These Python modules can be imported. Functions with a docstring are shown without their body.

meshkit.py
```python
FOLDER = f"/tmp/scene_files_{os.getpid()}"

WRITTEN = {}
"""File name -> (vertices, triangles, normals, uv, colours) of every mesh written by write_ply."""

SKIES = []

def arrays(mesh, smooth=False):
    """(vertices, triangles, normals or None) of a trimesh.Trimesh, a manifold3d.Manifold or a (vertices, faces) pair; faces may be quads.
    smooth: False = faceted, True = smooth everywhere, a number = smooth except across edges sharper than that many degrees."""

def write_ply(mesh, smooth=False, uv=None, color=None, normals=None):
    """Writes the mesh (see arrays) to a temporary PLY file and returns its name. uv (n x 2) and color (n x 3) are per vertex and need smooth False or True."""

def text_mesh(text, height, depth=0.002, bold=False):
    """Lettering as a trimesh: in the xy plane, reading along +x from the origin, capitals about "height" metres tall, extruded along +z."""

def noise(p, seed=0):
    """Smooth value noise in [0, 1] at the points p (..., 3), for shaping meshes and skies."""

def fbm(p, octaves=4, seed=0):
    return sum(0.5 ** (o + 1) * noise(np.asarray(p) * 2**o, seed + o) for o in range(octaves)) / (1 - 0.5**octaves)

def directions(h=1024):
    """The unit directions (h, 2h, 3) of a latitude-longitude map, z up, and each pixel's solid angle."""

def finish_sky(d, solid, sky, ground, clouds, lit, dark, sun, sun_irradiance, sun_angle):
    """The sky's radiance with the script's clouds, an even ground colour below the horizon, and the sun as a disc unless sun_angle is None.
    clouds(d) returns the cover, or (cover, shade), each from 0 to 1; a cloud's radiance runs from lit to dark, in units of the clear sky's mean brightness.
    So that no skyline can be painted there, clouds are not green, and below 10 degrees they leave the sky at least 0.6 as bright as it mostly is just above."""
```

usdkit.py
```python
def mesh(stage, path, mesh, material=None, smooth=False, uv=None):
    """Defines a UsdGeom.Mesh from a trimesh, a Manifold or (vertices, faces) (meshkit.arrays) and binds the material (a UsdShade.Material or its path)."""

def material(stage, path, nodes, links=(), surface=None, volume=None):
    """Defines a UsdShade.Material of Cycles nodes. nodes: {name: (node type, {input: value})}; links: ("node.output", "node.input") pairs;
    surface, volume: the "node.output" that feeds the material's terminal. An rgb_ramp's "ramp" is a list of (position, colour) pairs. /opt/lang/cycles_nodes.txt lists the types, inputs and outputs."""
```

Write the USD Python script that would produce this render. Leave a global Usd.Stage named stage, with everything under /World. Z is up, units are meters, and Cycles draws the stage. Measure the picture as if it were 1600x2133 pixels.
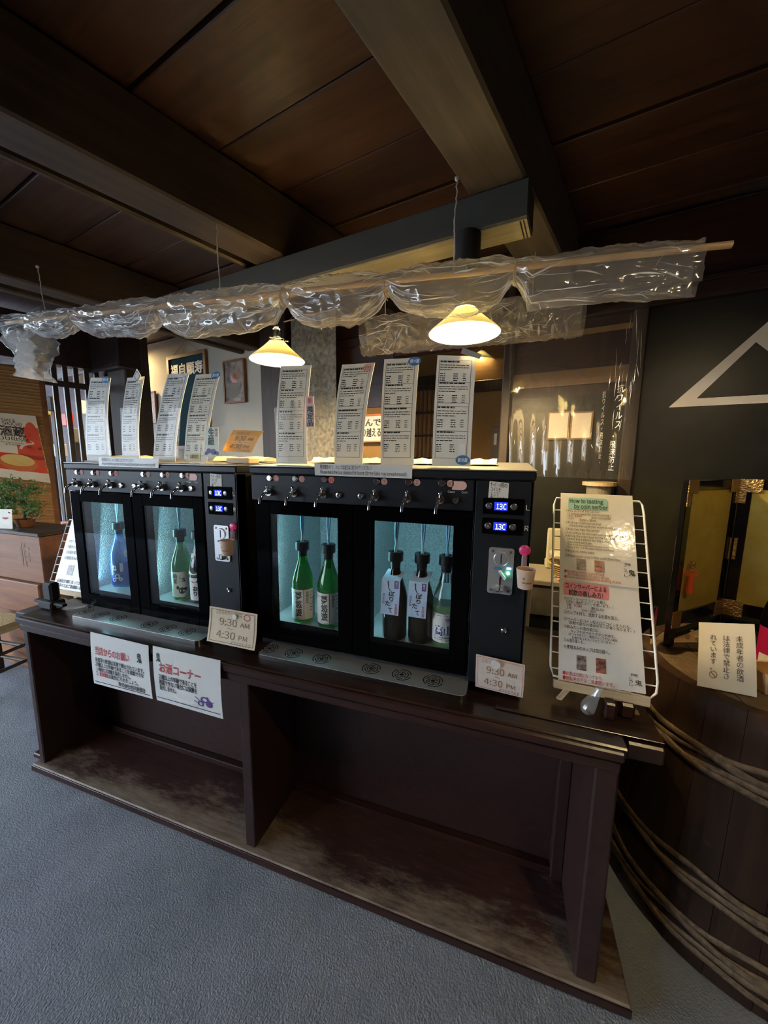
import math, glob, random
import numpy as np, trimesh, usdkit, meshkit
from pxr import Usd, UsdGeom, UsdLux, Gf, Sdf
from PIL import ImageFont
from shapely import box as sbox, union_all, Point, Polygon
stage = Usd.Stage.CreateInMemory()
UsdGeom.SetStageUpAxis(stage, UsdGeom.Tokens.z); UsdGeom.SetStageMetersPerUnit(stage, 1.0)
UsdGeom.Xform.Define(stage, '/World'); UsdGeom.Scope.Define(stage, '/World/Looks')
RNG = np.random.default_rng(7)
W, H, FPX = 1600, 2133, 765.1
# ------------------------------------------------------------------ camera, light, exposure
PITCH, ROLL, YAW = .1396, .0115, .3181
EYE = np.array([1.893, -.905, 1.374])
def _ax(v):
    c, s = math.cos(-YAW), math.sin(-YAW)
    return np.array([v[0]*c+v[1]*s, -v[0]*s+v[1]*c, v[2]])
_fw = np.array([0, math.cos(PITCH), -math.sin(PITCH)]); _up = np.array([0, math.sin(PITCH), math.cos(PITCH)]); _rt = np.array([1., 0, 0])
RIGHT = _ax(math.cos(ROLL)*_rt+math.sin(ROLL)*_up); UP = _ax(-math.sin(ROLL)*_rt+math.cos(ROLL)*_up); FWD = _ax(_fw)
EXPOSURE = 1.4
cam = UsdGeom.Camera.Define(stage, '/World/camera')
cam.CreateHorizontalApertureAttr(36.0); cam.CreateFocalLengthAttr(36.0*FPX/W); cam.CreateClippingRangeAttr((.05, 200.0))
cam.CreateExposureAttr(EXPOSURE)
cam.AddTransformOp().Set(Gf.Matrix4d(*RIGHT, 0, *UP, 0, *(-FWD), 0, *EYE, 1))
def ray(x, y): return FWD+RIGHT*(x-W/2)/FPX-UP*(y-H/2)/FPX
def onax(x, y, k, val):
    d = ray(x, y); return EYE+d*((val-EYE[k])/d[k])
atX = lambda x, y, v: onax(x, y, 0, v)
atY = lambda x, y, v: onax(x, y, 1, v)
atZ = lambda x, y, v: onax(x, y, 2, v)
atD = lambda x, y, d: EYE+ray(x, y)*d
# daylight: an overcast, bluish sky seen through the open shop front and the lattice
dome = UsdLux.DomeLight.Define(stage, '/World/sky')
dome.CreateIntensityAttr(1.3); dome.CreateColorAttr(Gf.Vec3f(.72, .85, 1.0))
def rect_light(name, pos, aim, w, h, color, inten):
    l = UsdLux.RectLight.Define(stage, '/World/'+name)
    l.CreateWidthAttr(w); l.CreateHeightAttr(h); l.CreateColorAttr(Gf.Vec3f(*color)); l.CreateIntensityAttr(inten)
    z = -np.array(aim, float); z /= np.linalg.norm(z)
    x = np.cross([0, 0, 1.], z); x = x/np.linalg.norm(x) if np.linalg.norm(x) > 1e-6 else np.array([1., 0, 0])
    y = np.cross(z, x)
    l.AddTransformOp().Set(Gf.Matrix4d(*x, 0, *y, 0, *z, 0, *pos, 1)); return l
LAMP_GLOW = 560.0
LED = 7.0
# ------------------------------------------------------------------ naming helpers
_used = {}
def numbered(parent, name):
    k = _used.get((parent, name), 0); _used[(parent, name)] = k+1
    return f'{parent}/{name}' if k == 0 else f'{parent}/{name}_{k:03d}'
def meta(path, label=None, cat=None, group=None, kind=None):
    p = stage.GetPrimAtPath(path)
    for k, v in (('label', label), ('category', cat), ('group', group), ('kind', kind)):
        if v: p.SetCustomDataByKey(k, v)
def thing(name, label, cat, loc=(0, 0, 0), rz=0., group=None, kind=None, scale=None, tilt=None):
    path = numbered('/World', name); x = UsdGeom.Xform.Define(stage, path)
    x.AddTranslateOp().Set(Gf.Vec3d(*map(float, loc)))
    if rz: x.AddRotateZOp().Set(float(rz))
    if tilt: x.AddRotateXOp().Set(float(tilt))
    if scale: x.AddScaleOp().Set(Gf.Vec3f(*scale))
    meta(path, label, cat, group, kind); return path
def part(parent, name, m, mat, smooth=False, label=None, kind=None):
    path = numbered(parent, name); usdkit.mesh(stage, path, m, MAT[mat], smooth=smooth); meta(path, label, kind=kind); return path
def solo(name, m, mat, label, cat, smooth=False, group=None, kind=None):
    path = numbered('/World', name); usdkit.mesh(stage, path, m, MAT[mat], smooth=smooth); meta(path, label, cat, group, kind); return path
def struct(name, m, mat, label=None, smooth=False):
    path = numbered('/World', name); usdkit.mesh(stage, path, m, MAT[mat], smooth=smooth); meta(path, label, kind='structure'); return path
def dup(src, label, loc, rz=0., scale=None, inst=True):
    p = stage.GetPrimAtPath(src); d = p.GetCustomData()
    path = numbered('/World', src.split('/')[-1].rstrip('0123456789').rstrip('_'))
    x = UsdGeom.Xform.Define(stage, path); q = x.GetPrim(); q.GetReferences().AddInternalReference(p.GetPath())
    x.ClearXformOpOrder(); x.AddTranslateOp(opSuffix='put').Set(Gf.Vec3d(*map(float, loc)))
    if rz: x.AddRotateZOp(opSuffix='put').Set(float(rz))
    if scale: x.AddScaleOp(opSuffix='put').Set(Gf.Vec3f(*scale))
    q.SetInstanceable(inst); meta(path, label, d.get('category'), d.get('group')); return path
# ------------------------------------------------------------------ mesh helpers: every mesh is (vertices, faces)
def cat(*ms):
    ms = [m for m in ms if m is not None and len(m[0])]; v, f, n = [], [], 0
    for a, b in ms: v.append(np.asarray(a, float)); f.append(np.asarray(b, int)+n); n += len(a)
    return np.vstack(v), np.vstack(f)
def tm(t): return np.array(t.vertices), np.array(t.faces)
def hull(p): return tm(trimesh.convex.convex_hull(np.asarray(p, float)))
def box(x0, y0, z0, x1, y1, z1, b=0.):
    x0, x1, y0, y1, z0, z1 = min(x0, x1), max(x0, x1), min(y0, y1), max(y0, y1), min(z0, z1), max(z0, z1)
    if b <= 0:
        v = np.array([(x, y, z) for x in (x0, x1) for y in (y0, y1) for z in (z0, z1)], float)
        f = [(0, 1, 3), (0, 3, 2), (4, 6, 7), (4, 7, 5), (0, 4, 5), (0, 5, 1), (2, 3, 7), (2, 7, 6), (0, 2, 6), (0, 6, 4), (1, 5, 7), (1, 7, 3)]
        return v, np.array(f)
    b = min(b, (x1-x0)*.45, (y1-y0)*.45, (z1-z0)*.45); p = []
    for x, sx in ((x0, 1), (x1, -1)):
        for y, sy in ((y0, 1), (y1, -1)):
            for z, sz in ((z0, 1), (z1, -1)):
                p += [(x, y+sy*b, z+sz*b), (x+sx*b, y, z+sz*b), (x+sx*b, y+sy*b, z)]
    return hull(p)
def xf(m, rz=0, t=(0, 0, 0), rx=0, ry=0, s=1.):
    v = np.asarray(m[0], float)*s
    for a, ang in (('x', rx), ('y', ry), ('z', rz)):
        if ang:
            c, q = math.cos(math.radians(ang)), math.sin(math.radians(ang))
            R = {'x': [[1, 0, 0], [0, c, -q], [0, q, c]], 'y': [[c, 0, q], [0, 1, 0], [-q, 0, c]], 'z': [[c, -q, 0], [q, c, 0], [0, 0, 1]]}[a]
            v = v@np.array(R).T
    return v+np.asarray(t, float), m[1]
def tube(pts, r, n=8, cap=True):
    p = np.asarray(pts, float); r = np.broadcast_to(r, len(p)); k = len(p)
    t = np.gradient(p, axis=0) if k > 2 else np.repeat((p[1]-p[0])[None], k, 0)
    t /= np.linalg.norm(t, axis=1, keepdims=True)+1e-12
    u = np.cross(t[0], [0, 0, 1.]); u = np.cross(t[0], [0, 1., 0]) if np.linalg.norm(u) < 1e-3 else u
    a = np.linspace(0, 2*np.pi, n, endpoint=False); v = []
    for i in range(k):
        u = u-t[i]*(u@t[i]); u /= np.linalg.norm(u); w = np.cross(t[i], u)
        v.append(p[i]+r[i]*(np.cos(a)[:, None]*u+np.sin(a)[:, None]*w))
    v = np.vstack(v); f = []
    for i in range(k-1):
        for j in range(n):
            A, B = i*n+j, i*n+(j+1) % n; f += [(A, B, B+n), (A, B+n, A+n)]
    if cap:
        v = np.vstack([v, p[0], p[-1]])
        for j in range(n): f += [(k*n, (j+1) % n, j), (k*n+1, (k-1)*n+j, (k-1)*n+(j+1) % n)]
    return v, np.array(f)
def rod(a, b, r, n=8): return tube([a, b], r, n)
def lathe(prof, n=32, c=(0, 0, 0)):
    a = np.linspace(0, 2*np.pi, n, endpoint=False); k = len(prof)
    v = np.vstack([np.c_[r*np.cos(a), r*np.sin(a), np.full(n, z)] for r, z in prof])+np.asarray(c, float); f = []
    for i in range(k-1):
        for j in range(n):
            A, B = i*n+j, i*n+(j+1) % n
            if prof[i][0] > 1e-9: f.append((A, B, B+n))
            if prof[i+1][0] > 1e-9: f.append((A, B+n, A+n))
    return v, np.array(f)
def cyl(c, r, h, n=20, axis='z'):
    m = lathe([(0, 0), (r, 0), (r, h), (0, h)], n)
    if axis == 'y': m = xf(m, rx=-90)
    if axis == 'x': m = xf(m, ry=90)
    return xf(m, t=c)
def prism(poly, z0, z1):
    ms = []
    for g in getattr(poly, 'geoms', [poly]):
        if g.is_empty or g.area < 1e-12: continue
        m = trimesh.creation.extrude_polygon(g, z1-z0, engine='earcut'); ms.append((np.array(m.vertices)+[0, 0, z0], np.array(m.faces)))
    return cat(*ms)
def beam(p0, p1, width, z0, z1, b=.006, off=0.):
    """A squared timber from p0 to p1 (plan points of its right edge); its body lies to the left of that edge."""
    p0, p1 = np.array(p0[:2], float), np.array(p1[:2], float); L = np.linalg.norm(p1-p0); a = math.degrees(math.atan2(*(p1-p0)[::-1]))
    return xf(box(0, off, z0, L, off+width, z1, b), rz=a, t=(*p0, 0))
def sub(m, n=1):
    t = trimesh.Trimesh(*m, process=False)
    for _ in range(n): t = t.subdivide()
    return tm(t)
def rough(m, amp, scale, seed=0):
    v = np.asarray(m[0], float); d = np.stack([meshkit.fbm(v*scale+17*k, 3, seed+k)-.5 for k in range(3)], 1); return v+d*2*amp, m[1]
# ------------------------------------------------------------------ surfaces that carry print: S(u, v, off) -> points, u to the right, v downwards
class Plane:
    def __init__(s, tl, tr, br, bl, bow=0., curl=0.):
        s.c = [np.asarray(q, float) for q in (tl, tr, br, bl)]; n = np.cross(s.c[3]-s.c[0], s.c[1]-s.c[0]); s.n = n/np.linalg.norm(n); s.bow, s.curl = bow, curl
    def __call__(s, u, v, off=0.):
        u, v = np.asarray(u, float)[..., None], np.asarray(v, float)[..., None]
        p = (1-v)*((1-u)*s.c[0]+u*s.c[1])+v*((1-u)*s.c[3]+u*s.c[2])
        return p+s.n*(off+s.bow*4*v*(1-v)+s.curl*(v-.5)**3*8*(u-.2))
class Cyl:
    def __init__(s, c, r, z0, z1, a0, a1): s.c, s.r, s.z0, s.z1, s.a0, s.a1 = np.asarray(c, float), r, z0, z1, math.radians(a0), math.radians(a1)
    def __call__(s, u, v, off=0.):
        u, v = np.asarray(u, float), np.asarray(v, float); a = s.a0+(s.a1-s.a0)*u
        R = (s.r if not callable(s.r) else s.r(v))+off
        return np.stack([s.c[0]+R*np.cos(a), s.c[1]+R*np.sin(a), s.c[2]+s.z1+(s.z0-s.z1)*v], -1)
def patch(S, u0=0, v0=0, u1=1, v1=1, nu=1, nv=1, off=.0005):
    U, V = np.meshgrid(np.linspace(u0, u1, nu+1), np.linspace(v0, v1, nv+1)); P = S(U.ravel(), V.ravel(), off); f = []
    for j in range(nv):
        for i in range(nu):
            A = j*(nu+1)+i; f += [(A, A+nu+1, A+nu+2), (A, A+nu+2, A+1)]
    return P, np.array(f)
def sheet(S, th=.0012, nu=8, nv=10):
    a, b = patch(S, nu=nu, nv=nv, off=0.), patch(S, nu=nu, nv=nv, off=-th); n = len(a[0]); w = nu+1
    edge = list(range(0, w))+[w*j+nu for j in range(1, nv+1)]+[w*nv+i for i in range(nu-1, -1, -1)]+[w*j for j in range(nv-1, 0, -1)]
    f = []
    for k in range(len(edge)):
        A, B = edge[k], edge[(k+1) % len(edge)]; f += [(A, B, B+n), (A, B+n, A+n)]
    return np.vstack([a[0], b[0]]), np.vstack([a[1], b[1][:, ::-1]+n, np.array(f)])
_CJK = ImageFont.truetype(glob.glob('/opt/blender-*/*/datafiles/fonts/Noto Sans CJK Regular.woff2')[0], 40)
_GL = {}
def glyph(ch, bold=0):
    """2-D triangles of one character in em units (baseline box 0..1 downwards), and its advance."""
    if (ch, bold) in _GL: return _GL[ch, bold]
    adv = _CJK.getlength(ch)/40.; mask, (ox, oy) = _CJK.getmask2(ch, mode='L', anchor='ls', stroke_width=bold)
    w, h = mask.size; out = None
    if w*h:
        on = np.pad(np.array(mask, dtype=np.uint8).reshape(h, w) > 110, ((0, 0), (1, 1))).astype(np.int8); d = np.diff(on, axis=1)
        r0, st = np.nonzero(d == 1); en = np.nonzero(d == -1)[1]
        if len(st):
            g = union_all(sbox(st, r0, en, r0+1)).buffer(.45).buffer(-.45).simplify(.62)
            vs, fs, n = [], [], 0
            for q in getattr(g, 'geoms', [g]):
                if q.area < .5: continue
                v, f = trimesh.creation.triangulate_polygon(q, engine='earcut'); vs.append(v); fs.append(np.array(f)+n); n += len(v)
            if vs:
                v = np.vstack(vs); out = (np.c_[(v[:, 0]+ox)/40., (v[:, 1]+oy)/40.+.88], np.vstack(fs))
    _GL[ch, bold] = (out, adv); return _GL[ch, bold]
def text(S, items, off=.0009, hs=1.):
    """items: (text, u0, v0, u1, v1[, bold[, 'v']]): each text fills its box; 'v' stacks the characters downwards."""
    ms = []
    for it in items:
        t, u0, v0, u1, v1 = it[:5]; bold = it[5] if len(it) > 5 else 0; vert = len(it) > 6; x = 0; gs = []
        for ch in t:
            g, adv = glyph(ch, bold)
            if g is not None: gs.append((g[0]+([0, x] if vert else [x, 0]), g[1]))
            x += 1. if vert else adv
        if not gs: continue
        v, f = cat(*gs); su, sv = ((u1-u0), (v1-v0)/x) if vert else ((u1-u0)/x, (v1-v0))
        P = S(u0+v[:, 0]*su, v0+(v[:, 1] if vert else 1-hs+v[:, 1]*hs)*sv, off); ms.append((P, f[:, ::-1]))
    return cat(*ms)
def dashes(S, rows, off=.0009, rng=None):
    """Lines of print too small to read: rows of (u0, v0, u1, height); each becomes short word-long marks."""
    rng = rng or RNG; ms = []
    for u0, v, u1, h in rows:
        u = u0
        while u < u1-.01:
            w = min(rng.uniform(.03, .12), u1-u); ms.append(patch(S, u, v, u+w, v+h, 1, 1, off)); u += w+rng.uniform(.008, .03)
    return cat(*ms)
def frame2d(S, u0, v0, u1, v1, t, tv, off=.0008):
    return cat(patch(S, u0, v0, u1, v0+tv, 1, 1, off), patch(S, u0, v1-tv, u1, v1, 1, 1, off), patch(S, u0, v0, u0+t, v1, 1, 8, off), patch(S, u1-t, v0, u1, v1, 1, 8, off))
def disc(S, u, v, ru, rv, r0=0., n=20, off=.0009, a0=0, a1=360):
    a = np.radians(np.linspace(a0, a1, n+1)); o = S(u+ru*np.cos(a), v+rv*np.sin(a), off); i = S(u+ru*r0*np.cos(a), v+rv*r0*np.sin(a), off)
    f = []
    for k in range(n): f += [(k, n+1+k, n+2+k), (k, n+2+k, k+1)]
    return np.vstack([o, i]), np.array(f)
def stroke(S, pts, w, off=.0009, taper=True):
    """A brush stroke through (u, v) points; w is in u, scaled for v by the surface's aspect."""
    p = np.array(pts, float); asp = np.linalg.norm(S(1, 0)-S(0, 0))/np.linalg.norm(S(0, 1)-S(0, 0)); q = p*[1, 1/asp]
    t = np.linspace(0, 1, len(q)); tt = np.linspace(0, 1, 14 if len(q) > 2 else 5)
    if len(q) > 2:
        from scipy.interpolate import CubicSpline
        q = CubicSpline(t, q)(tt)
    else: q = np.array([np.interp(tt, t, q[:, k]) for k in (0, 1)]).T
    d = np.gradient(q, axis=0); d /= np.linalg.norm(d, axis=1, keepdims=True)+1e-9; n = np.c_[-d[:, 1], d[:, 0]]
    ww = w*.5*(1-.65*tt if taper else np.ones_like(tt))[:, None]; A, B = (q+n*ww)*[1, asp], (q-n*ww)*[1, asp]; k = len(q)
    v = np.vstack([S(A[:, 0], A[:, 1], off), S(B[:, 0], B[:, 1], off)]); f = []
    for i in range(k-1): f += [(i, i+k, i+k+1), (i, i+k+1, i+1)]
    return v, np.array(f)
# ------------------------------------------------------------------ materials
MAT = {}
def lk(name, nodes, links, surface): MAT[name] = usdkit.material(stage, '/World/Looks/'+name, nodes, links, surface=surface)
def pm(name, col, rough=.5, metal=0., var=None, bump=None, spec=.5, **kw):
    """Principled; var=(scale, second colour[, stretch xyz]); bump=(scale, strength, distance)."""
    N = {'p': ('principled_bsdf', dict(base_color=col, roughness=rough, metallic=metal, specular_ior_level=spec, **kw))}; L = []
    plain = rough >= .75 and not metal and not kw
    if plain: N['p'] = ('diffuse_bsdf', dict(color=col))
    if var or bump: N['g'] = ('geometry', {})
    if var:
        st = var[2] if len(var) > 2 else (1, 1, 1)
        N['m'] = ('mapping', dict(scale=st)); N['n'] = ('noise_texture', dict(scale=var[0], detail=var[3] if len(var) > 3 else 3., roughness=.78 if len(var) > 3 else .6)); N['r'] = ('rgb_ramp', dict(ramp=[(.32, col), (.68, var[1])]))
        L += [('g.position', 'm.vector'), ('m.vector', 'n.vector'), ('n.fac', 'r.fac'), ('r.color', 'p.color' if plain else 'p.base_color')]
    if bump:
        N['bn'] = ('noise_texture', dict(scale=bump[0], detail=1.5)); N['b'] = ('bump', dict(strength=bump[1], distance=bump[2]))
        L += [('g.position', 'bn.vector'), ('bn.fac', 'b.height'), ('b.normal', 'p.normal')]
    lk(name, N, L, 'p.BSDF')
def wood(name, dark, light, ang=0., fine=60., rough=.5, stretch=.06, wear=None, vert=False, bump=.25, spec=.5):
    """Grain along the plan direction ang (degrees), or upright. wear=(colour, scale, low, high): rubbed patches."""
    N = {'g': ('geometry', {}), 'a': ('mapping', dict(rotation=(0, 0, -math.radians(ang)))), 'm': ('mapping', dict(scale=(1, 1, stretch) if vert else (stretch, 1, 1))),
         'n': ('noise_texture', dict(scale=fine, detail=3., roughness=.65, distortion=.4)), 'r': ('rgb_ramp', dict(ramp=[(.3, dark), (.7, light)])),
         'b': ('bump', dict(strength=bump, distance=.004)), 'p': ('principled_bsdf', dict(roughness=rough, specular_ior_level=spec))}
    L = [('g.position', 'a.vector'), ('a.vector', 'm.vector'), ('m.vector', 'n.vector'), ('n.fac', 'r.fac'), ('n.fac', 'b.height'), ('b.normal', 'p.normal')]
    if wear:
        N['wn'] = ('noise_texture', dict(scale=wear[1], detail=4., roughness=.7)); N['wr'] = ('map_range', dict(from_min=wear[2], from_max=wear[3], clamp=True)); N['wm'] = ('mix_color', dict(b=wear[0]))
        L += [('g.position', 'wn.vector'), ('wn.fac', 'wr.value'), ('wr.result', 'wm.fac'), ('r.color', 'wm.a'), ('wm.result', 'p.base_color')]
    else: L.append(('r.color', 'p.base_color'))
    lk(name, N, L, 'p.BSDF')
def emit(name, col, s): lk(name, {'e': ('emission', dict(color=col, strength=s))}, [], 'e.emission')
def film(name, milk=.06, rough=.08, tint=(1, 1, 1), ior=1.45, bumps=None):
    N = {'gb': ('geometry', {}), 'io': ('mix_float', dict(a=ior, b=1/ior)), 't': ('transparent_bsdf', dict(color=tint)), 'g': ('glossy_bsdf', dict(roughness=rough, color=(1, 1, 1))), 'f': ('fresnel', dict(IOR=ior)), 'a': ('mix_closure', {}),
         'd': ('diffuse_bsdf', dict(color=(.9, .9, .88))), 'tl': ('translucent_bsdf', dict(color=(.9, .9, .88))), 'dd': ('mix_closure', dict(fac=.5)), 'c': ('mix_closure', dict(fac=milk))}
    L = [('gb.backfacing', 'io.fac'), ('io.result', 'f.IOR'), ('f.fac', 'a.fac'), ('t.BSDF', 'a.closure1'), ('g.BSDF', 'a.closure2'), ('d.BSDF', 'dd.closure1'), ('tl.BSDF', 'dd.closure2'), ('a.closure', 'c.closure1'), ('dd.closure', 'c.closure2')]
    if bumps:
        N['ge'] = ('geometry', {}); N['mp'] = ('mapping', dict(scale=bumps[2] if len(bumps) > 2 else (1, 1, 1))); N['n'] = ('noise_texture', dict(scale=bumps[0], detail=3., distortion=.6)); N['b'] = ('bump', dict(strength=bumps[1], distance=.02))
        L += [('ge.position', 'mp.vector'), ('mp.vector', 'n.vector'), ('n.fac', 'b.height'), ('b.normal', 'g.normal'), ('b.normal', 'f.normal')]
    lk(name, N, L, 'c.closure')
BD, XD = 70.5, -10.   # plan directions of the ceiling beams and of the timbers across them
pm('concrete', (.25, .277, .32), .8, var=(2.2, (.38, .41, .47), (1, 1, 1), 10.), bump=(190., .48, .005), spec=.25)
pm('asphalt', (.09, .09, .09), .9)
wood('ceiling_wood', (.034, .0135, .0075), (.086, .037, .0195), ang=XD, fine=26, rough=.42, stretch=.05)
wood('beam_wood', (.045, .028, .018), (.085, .055, .034), ang=BD, fine=30, rough=.55, stretch=.05)
wood('beam_grey', (.075, .060, .042), (.125, .102, .072), ang=BD, fine=30, rough=.6, stretch=.08)
pm('cross_paint', (.060, .059, .050), .6, var=(6., (.080, .079, .067), (.2, 1, 1)))
wood('cross_under', (.26, .23, .14), (.42, .38, .25), ang=XD, fine=20, rough=.6, stretch=.12)
wood('counter_wood', (.020, .0070, .0058), (.050, .018, .013), ang=0, fine=40, rough=.30, stretch=.05, bump=.1)
wood('counter_panel', (.028, .0120, .0105), (.046, .020, .017), ang=0, fine=60, rough=.38, stretch=1., vert=True, bump=.05)
wood('counter_top', (.016, .007, .005), (.050, .022, .014), ang=0, fine=30, rough=.22, stretch=.05, bump=.12)
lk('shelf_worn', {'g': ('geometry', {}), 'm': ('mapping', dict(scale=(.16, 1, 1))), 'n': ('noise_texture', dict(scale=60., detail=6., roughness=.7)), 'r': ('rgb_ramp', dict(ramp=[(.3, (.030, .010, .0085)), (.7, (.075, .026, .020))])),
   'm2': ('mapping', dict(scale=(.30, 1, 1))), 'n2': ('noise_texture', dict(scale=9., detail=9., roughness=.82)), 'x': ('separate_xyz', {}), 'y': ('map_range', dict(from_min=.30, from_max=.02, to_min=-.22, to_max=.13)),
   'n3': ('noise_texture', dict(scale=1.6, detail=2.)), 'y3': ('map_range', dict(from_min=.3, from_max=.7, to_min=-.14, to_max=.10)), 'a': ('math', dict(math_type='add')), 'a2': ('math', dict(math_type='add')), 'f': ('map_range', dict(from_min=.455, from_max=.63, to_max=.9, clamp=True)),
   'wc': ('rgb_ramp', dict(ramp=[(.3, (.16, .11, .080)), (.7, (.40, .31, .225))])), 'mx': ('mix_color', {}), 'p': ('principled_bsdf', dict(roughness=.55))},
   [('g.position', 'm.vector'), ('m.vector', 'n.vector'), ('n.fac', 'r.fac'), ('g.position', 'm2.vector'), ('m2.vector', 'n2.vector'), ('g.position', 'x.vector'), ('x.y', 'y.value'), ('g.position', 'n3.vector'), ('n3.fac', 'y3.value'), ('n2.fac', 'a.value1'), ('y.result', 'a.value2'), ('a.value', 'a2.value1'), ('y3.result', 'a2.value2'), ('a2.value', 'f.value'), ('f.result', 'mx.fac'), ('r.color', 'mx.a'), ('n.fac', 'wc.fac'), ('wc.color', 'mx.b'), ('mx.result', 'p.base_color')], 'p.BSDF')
wood('maroon_wood', (.030, .012, .010), (.055, .024, .019), ang=XD, fine=30, rough=.4, stretch=.06)
wood('trim_wood', (.018, .009, .008), (.035, .018, .015), ang=XD, fine=30, rough=.35, stretch=.06)
wood('post_wood', (.028, .018, .012), (.060, .038, .024), fine=30, rough=.5, stretch=.06, vert=True)
wood('tan_wood', (.20, .11, .045), (.30, .17, .075), fine=30, rough=.5, stretch=.06, ang=XD)
wood('light_wood', (.62, .45, .26), (.74, .57, .36), fine=40, rough=.5, stretch=.06)
wood('bamboo', (.55, .33, .14), (.70, .47, .24), fine=40, rough=.35, stretch=.05)
pm('board_black', (.0095, .0103, .0095), .36, var=(7., (.014, .0148, .0135)), bump=(40., .12, .004))
pm('emblem_paint', (.84, .77, .65), .6, var=(12., (.88, .82, .72)))
pm('plaster', (.58, .54, .45), .9, var=(3., (.63, .59, .50)), bump=(60, .15, .003))
pm('plaster_tan', (.28, .17, .07), .8, var=(6., (.34, .21, .09)))
pm('machine_black', (.010, .0115, .015), .45, spec=.3, var=(200., (.013, .0145, .018)), bump=(900., .25, .0006))
pm('machine_top', (.20, .20, .19), .4, .5)
pm('gloss_black', (.0025, .0025, .003), .06, spec=.02)
pm('dead_black', (.003, .003, .003), .9, spec=.05)
pm('matte_black', (.010, .010, .010), .6)
pm('stopper', (.010, .010, .011), .4)
pm('chrome', (.75, .75, .76), .14, 1.)
pm('steel', (.62, .61, .58), .42, .75, var=(3., (.72, .71, .68), (.3, 12, 12)))
pm('tray_side', (.60, .60, .60), .22, 1.)
pm('stucco_metal', (.30, .33, .34), .40, .6, var=(330., (.66, .70, .71)), bump=(300., 1., .006))
pm('aluminium', (.62, .62, .63), .38, .7)
pm('screw', (.25, .25, .25), .35, 1.)
pm('paper', (.80, .77, .69), .45, spec=.3)
pm('paper_laminated', (.76, .75, .72), .10, spec=.2, bump=(70., .12, .003))
pm('paper_warm', (.82, .74, .58), .4, spec=.3)
pm('paper_pink', (.74, .66, .62), .5, var=(25., (.68, .60, .57)))
pm('paper_kraft', (.76, .62, .44), .6, var=(30., (.70, .56, .38)))
pm('paper_orange', (.90, .42, .08), .5)
pm('paper_yellow', (.75, .66, .25), .5)
pm('ink', (.012, .012, .014), .6)
pm('ink_soft', (.10, .10, .11), .7)
pm('ink_red', (.50, .03, .035), .6)
pm('ink_pink', (.75, .25, .27), .6)
pm('ink_brown', (.30, .17, .09), .6)
pm('ink_blue', (.05, .20, .45), .5)
pm('ink_violet', (.10, .05, .22), .5)
pm('ink_orange', (.80, .20, .05), .5)
pm('white', (.82, .82, .80), .4)
pm('wire_white', (.85, .86, .86), .3)
pm('mint', (.30, .58, .55), .5)
pm('rose', (.72, .22, .26), .5)
pm('sticker_pink', (.85, .50, .45), .5)
pm('sticker_red', (.80, .22, .18), .5)
pm('photo_dark', (.03, .025, .04), .4, var=(120., (.38, .30, .26)))
pm('photo_red', (.04, .03, .05), .4, var=(90., (.60, .20, .12)))
pm('cream_plastic', (.60, .56, .40), .5)
pm('string', (.60, .56, .50), .9)
pm('twine', (.55, .38, .18), .9)
pm('tube_blue', (.30, .62, .80), .3)
pm('glass_green', (.03, .34, .05), .04, transmission_weight=.85)
pm('glass_blue', (.10, .32, .72), .04, transmission_weight=.75)
pm('glass_dark', (.016, .013, .006), .08)
pm('glass_clear', (.92, .97, .94), .03, transmission_weight=1.)
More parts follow.
